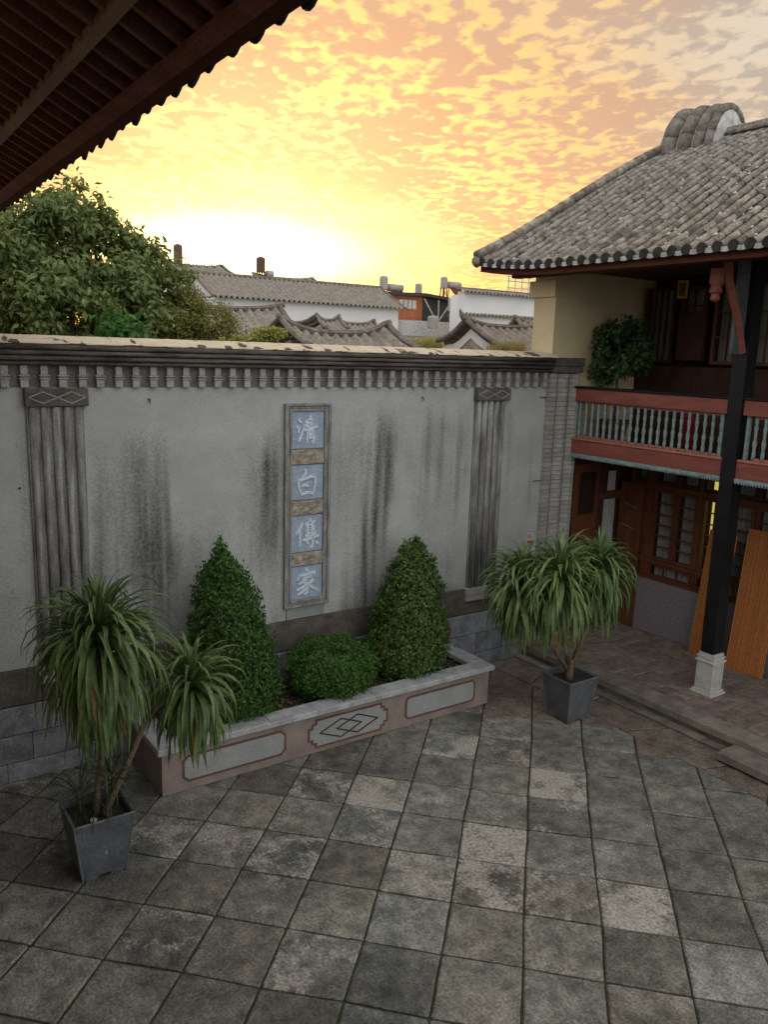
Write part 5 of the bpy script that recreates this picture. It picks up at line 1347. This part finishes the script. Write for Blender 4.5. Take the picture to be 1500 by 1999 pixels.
hz = at_y(1012, 552, 34); t = thing('roof_rack', 'white metal rack on the roof behind the tall white wall', 'rack', (hz.x, 34, hz.z-.5))
for k in range(4): obj('post', MB().tube([(hz.x-.7+.5*k, 34, hz.z-.6), (hz.x-.7+.5*k, 34, hz.z+.3)], .04, 5), 'white_stone', t)
for z in (-.3, .05, .3): obj('rail', MB().tube([(hz.x-.8, 34, hz.z+z), (hz.x+1.0, 34, hz.z+z)], .04, 5), 'white_stone', t)
hb = MB().box(hz.x-1.5, hz.x+2, 33.5, 38, -.1, hz.z-.6); tag(obj('flat_roofed_block', hb, 'white_wall'), 'flat-roofed block behind the tall white wall carrying the rack', 'building')

# ================================================================== trees and roof grass
def tree(name, label, cx, cy, blobs, trunk_r, zt, n_leaf, size, m_, seed, droop=.6):
    t = thing(name, label, 'tree', (cx, cy, -.1)); q = random.Random(seed)
    obj('trunk', MB().tube([(cx, cy, -.1), (cx+.1, cy, zt*.35), (cx-.05, cy+.1, zt*.6), (cx, cy, zt)], [trunk_r*1.2, trunk_r, trunk_r*.8, trunk_r*.3], 10), 'tree_bark', t, True)
    pts = []
    tot = sum(b[3]**2 for b in blobs)
    for (bx, by, bz, br) in blobs:
        mid = Vector((cx, cy, zt*.55)).lerp(Vector((bx, by, bz)), .55)+Vector((q.gauss(0, .15), q.gauss(0, .15), .15))
        obj('limb', MB().tube([(cx, cy, zt*.5), mid, (bx, by, bz)], [trunk_r*.5, trunk_r*.25, .015], 6), 'tree_bark', t)
        ncl = max(7, int(42*br*br))
        for k in range(ncl):
            d = Vector((q.gauss(0, 1), q.gauss(0, 1), q.gauss(0, 1))).normalized(); c = Vector((bx, by, bz))+d*br*q.uniform(.62, 1.0)
            for j in range(max(4, int(n_leaf*br*br/tot/ncl))):
                o = Vector((q.gauss(0, 1), q.gauss(0, 1), q.gauss(0, .8)))*.12*(.6+br*.5)
                pts.append((c+o, d*.7+Vector((0, 0, .6))))
    stuff(obj('crown', leaf_cloud(pts, size, .42, seed, .2, droop, .7), m_, t))
    return t
YT = 12.8
def blob(px, py, rpx, Y=YT): c = at_y(px, py, Y); r_ = rpx*Y/1.0/F_PX/ .93; return (c.x, Y, c.z, r_)
bl = [blob(60, 560, 120), blob(150, 480, 90), blob(120, 425, 55), blob(215, 450, 48), blob(40, 470, 90), blob(235, 520, 75), blob(200, 600, 100), blob(285, 520, 42), blob(300, 590, 70), blob(-60, 520, 120), blob(340, 560, 40), blob(110, 620, 110), blob(275, 640, 80), blob(175, 415, 28), blob(252, 462, 26), blob(300, 490, 22), blob(352, 535, 22), blob(325, 520, 18), blob(20, 640, 90)]
bl = [(x, y+rnd.uniform(-.5, .6), z, r_) for x, y, z, r_ in bl]
tc_ = at_y(130, 640, YT)
tree('broadleaf_tree', 'big dark green broadleaf tree with drooping leaves behind the wall', tc_.x, YT+.3, bl, .16, 6.2, 34000, .125, 'tree_leaf', 51, 1.0)
bl = [blob(375, 625, 45, 12.2), blob(420, 640, 38, 12.2), blob(345, 600, 40, 12.4), blob(330, 640, 45, 12.2), blob(440, 655, 25, 12.2)]
tc_ = at_y(385, 660, 12.3)
tree('yellow_green_shrub', 'yellowish green airy shrub between the broadleaf tree and the tiled roofs', tc_.x, 12.3, bl, .06, 4.8, 9000, .06, 'vine_leaf', 52, .1)['category'] = 'shrub'
bl = [blob(240, 635, 26, 10.9), blob(262, 650, 22, 10.9), blob(225, 655, 20, 10.9)]
tc_ = at_y(240, 660, 10.9)
tree('sapling', 'light green large-leaved sapling just behind the coping below the tree', tc_.x, 10.9, bl, .04, 4.7, 420, .17, 'ball_leaf', 53, .3)['category'] = 'sapling'
# grass and creeper growing on the old roofs
def grass(name, label, spots, n, size, seed, m_='grass_blade'):
    q = random.Random(seed); mb = MB()
    for k in range(n):
        (px, py, Y, sx, sy) = q.choice(spots)
        c = at_y(px+q.gauss(0, sx), py+abs(q.gauss(0, sy)), Y+q.uniform(-.4, .4)); h = size*q.uniform(.5, 1.4); a = q.uniform(0, 6.28); dx, dy = math.cos(a), math.sin(a); w_ = .012*size/.2
        mb.add([c+Vector((-dy*w_, dx*w_, -.08)), c+Vector((dy*w_, -dx*w_, -.08)), c+Vector((dx*h*.35, dy*h*.35, h))], [(0, 1, 2)])
    o = stuff(obj(name, mb, m_)); tag(o, label, 'grass')
grass('roof_grass', 'dry grass growing on the low roof behind the coping', [(800, 672, 17.5, 35, 6), (840, 674, 17.0, 12, 5), (760, 676, 17, 12, 4)], 2600, .20, 61)
grass('roof_grass', 'yellow grass on the roof slope of the brick-gabled house', [(985, 676, 12.6, 14, 5), (1010, 678, 12.5, 8, 5)], 1100, .13, 62)
q = random.Random(63); pts = []
for k in range(2600):
    px, py, sx, sy = q.choice([(500, 655, 24, 9), (465, 664, 18, 7), (528, 642, 14, 6), (430, 668, 18, 7)])
    c = at_y(px+q.gauss(0, sx), py+abs(q.gauss(0, sy)), 11.75+q.uniform(-.25, .25)); pts.append((c, (0, -.4, 1)))
cr = stuff(obj('creeper', leaf_cloud(pts, .07, .55, 8, jitter=.8), 'vine_leaf')); tag(cr, 'yellow-green creeper spilling over the old roof verge beside the tree', 'creeper')
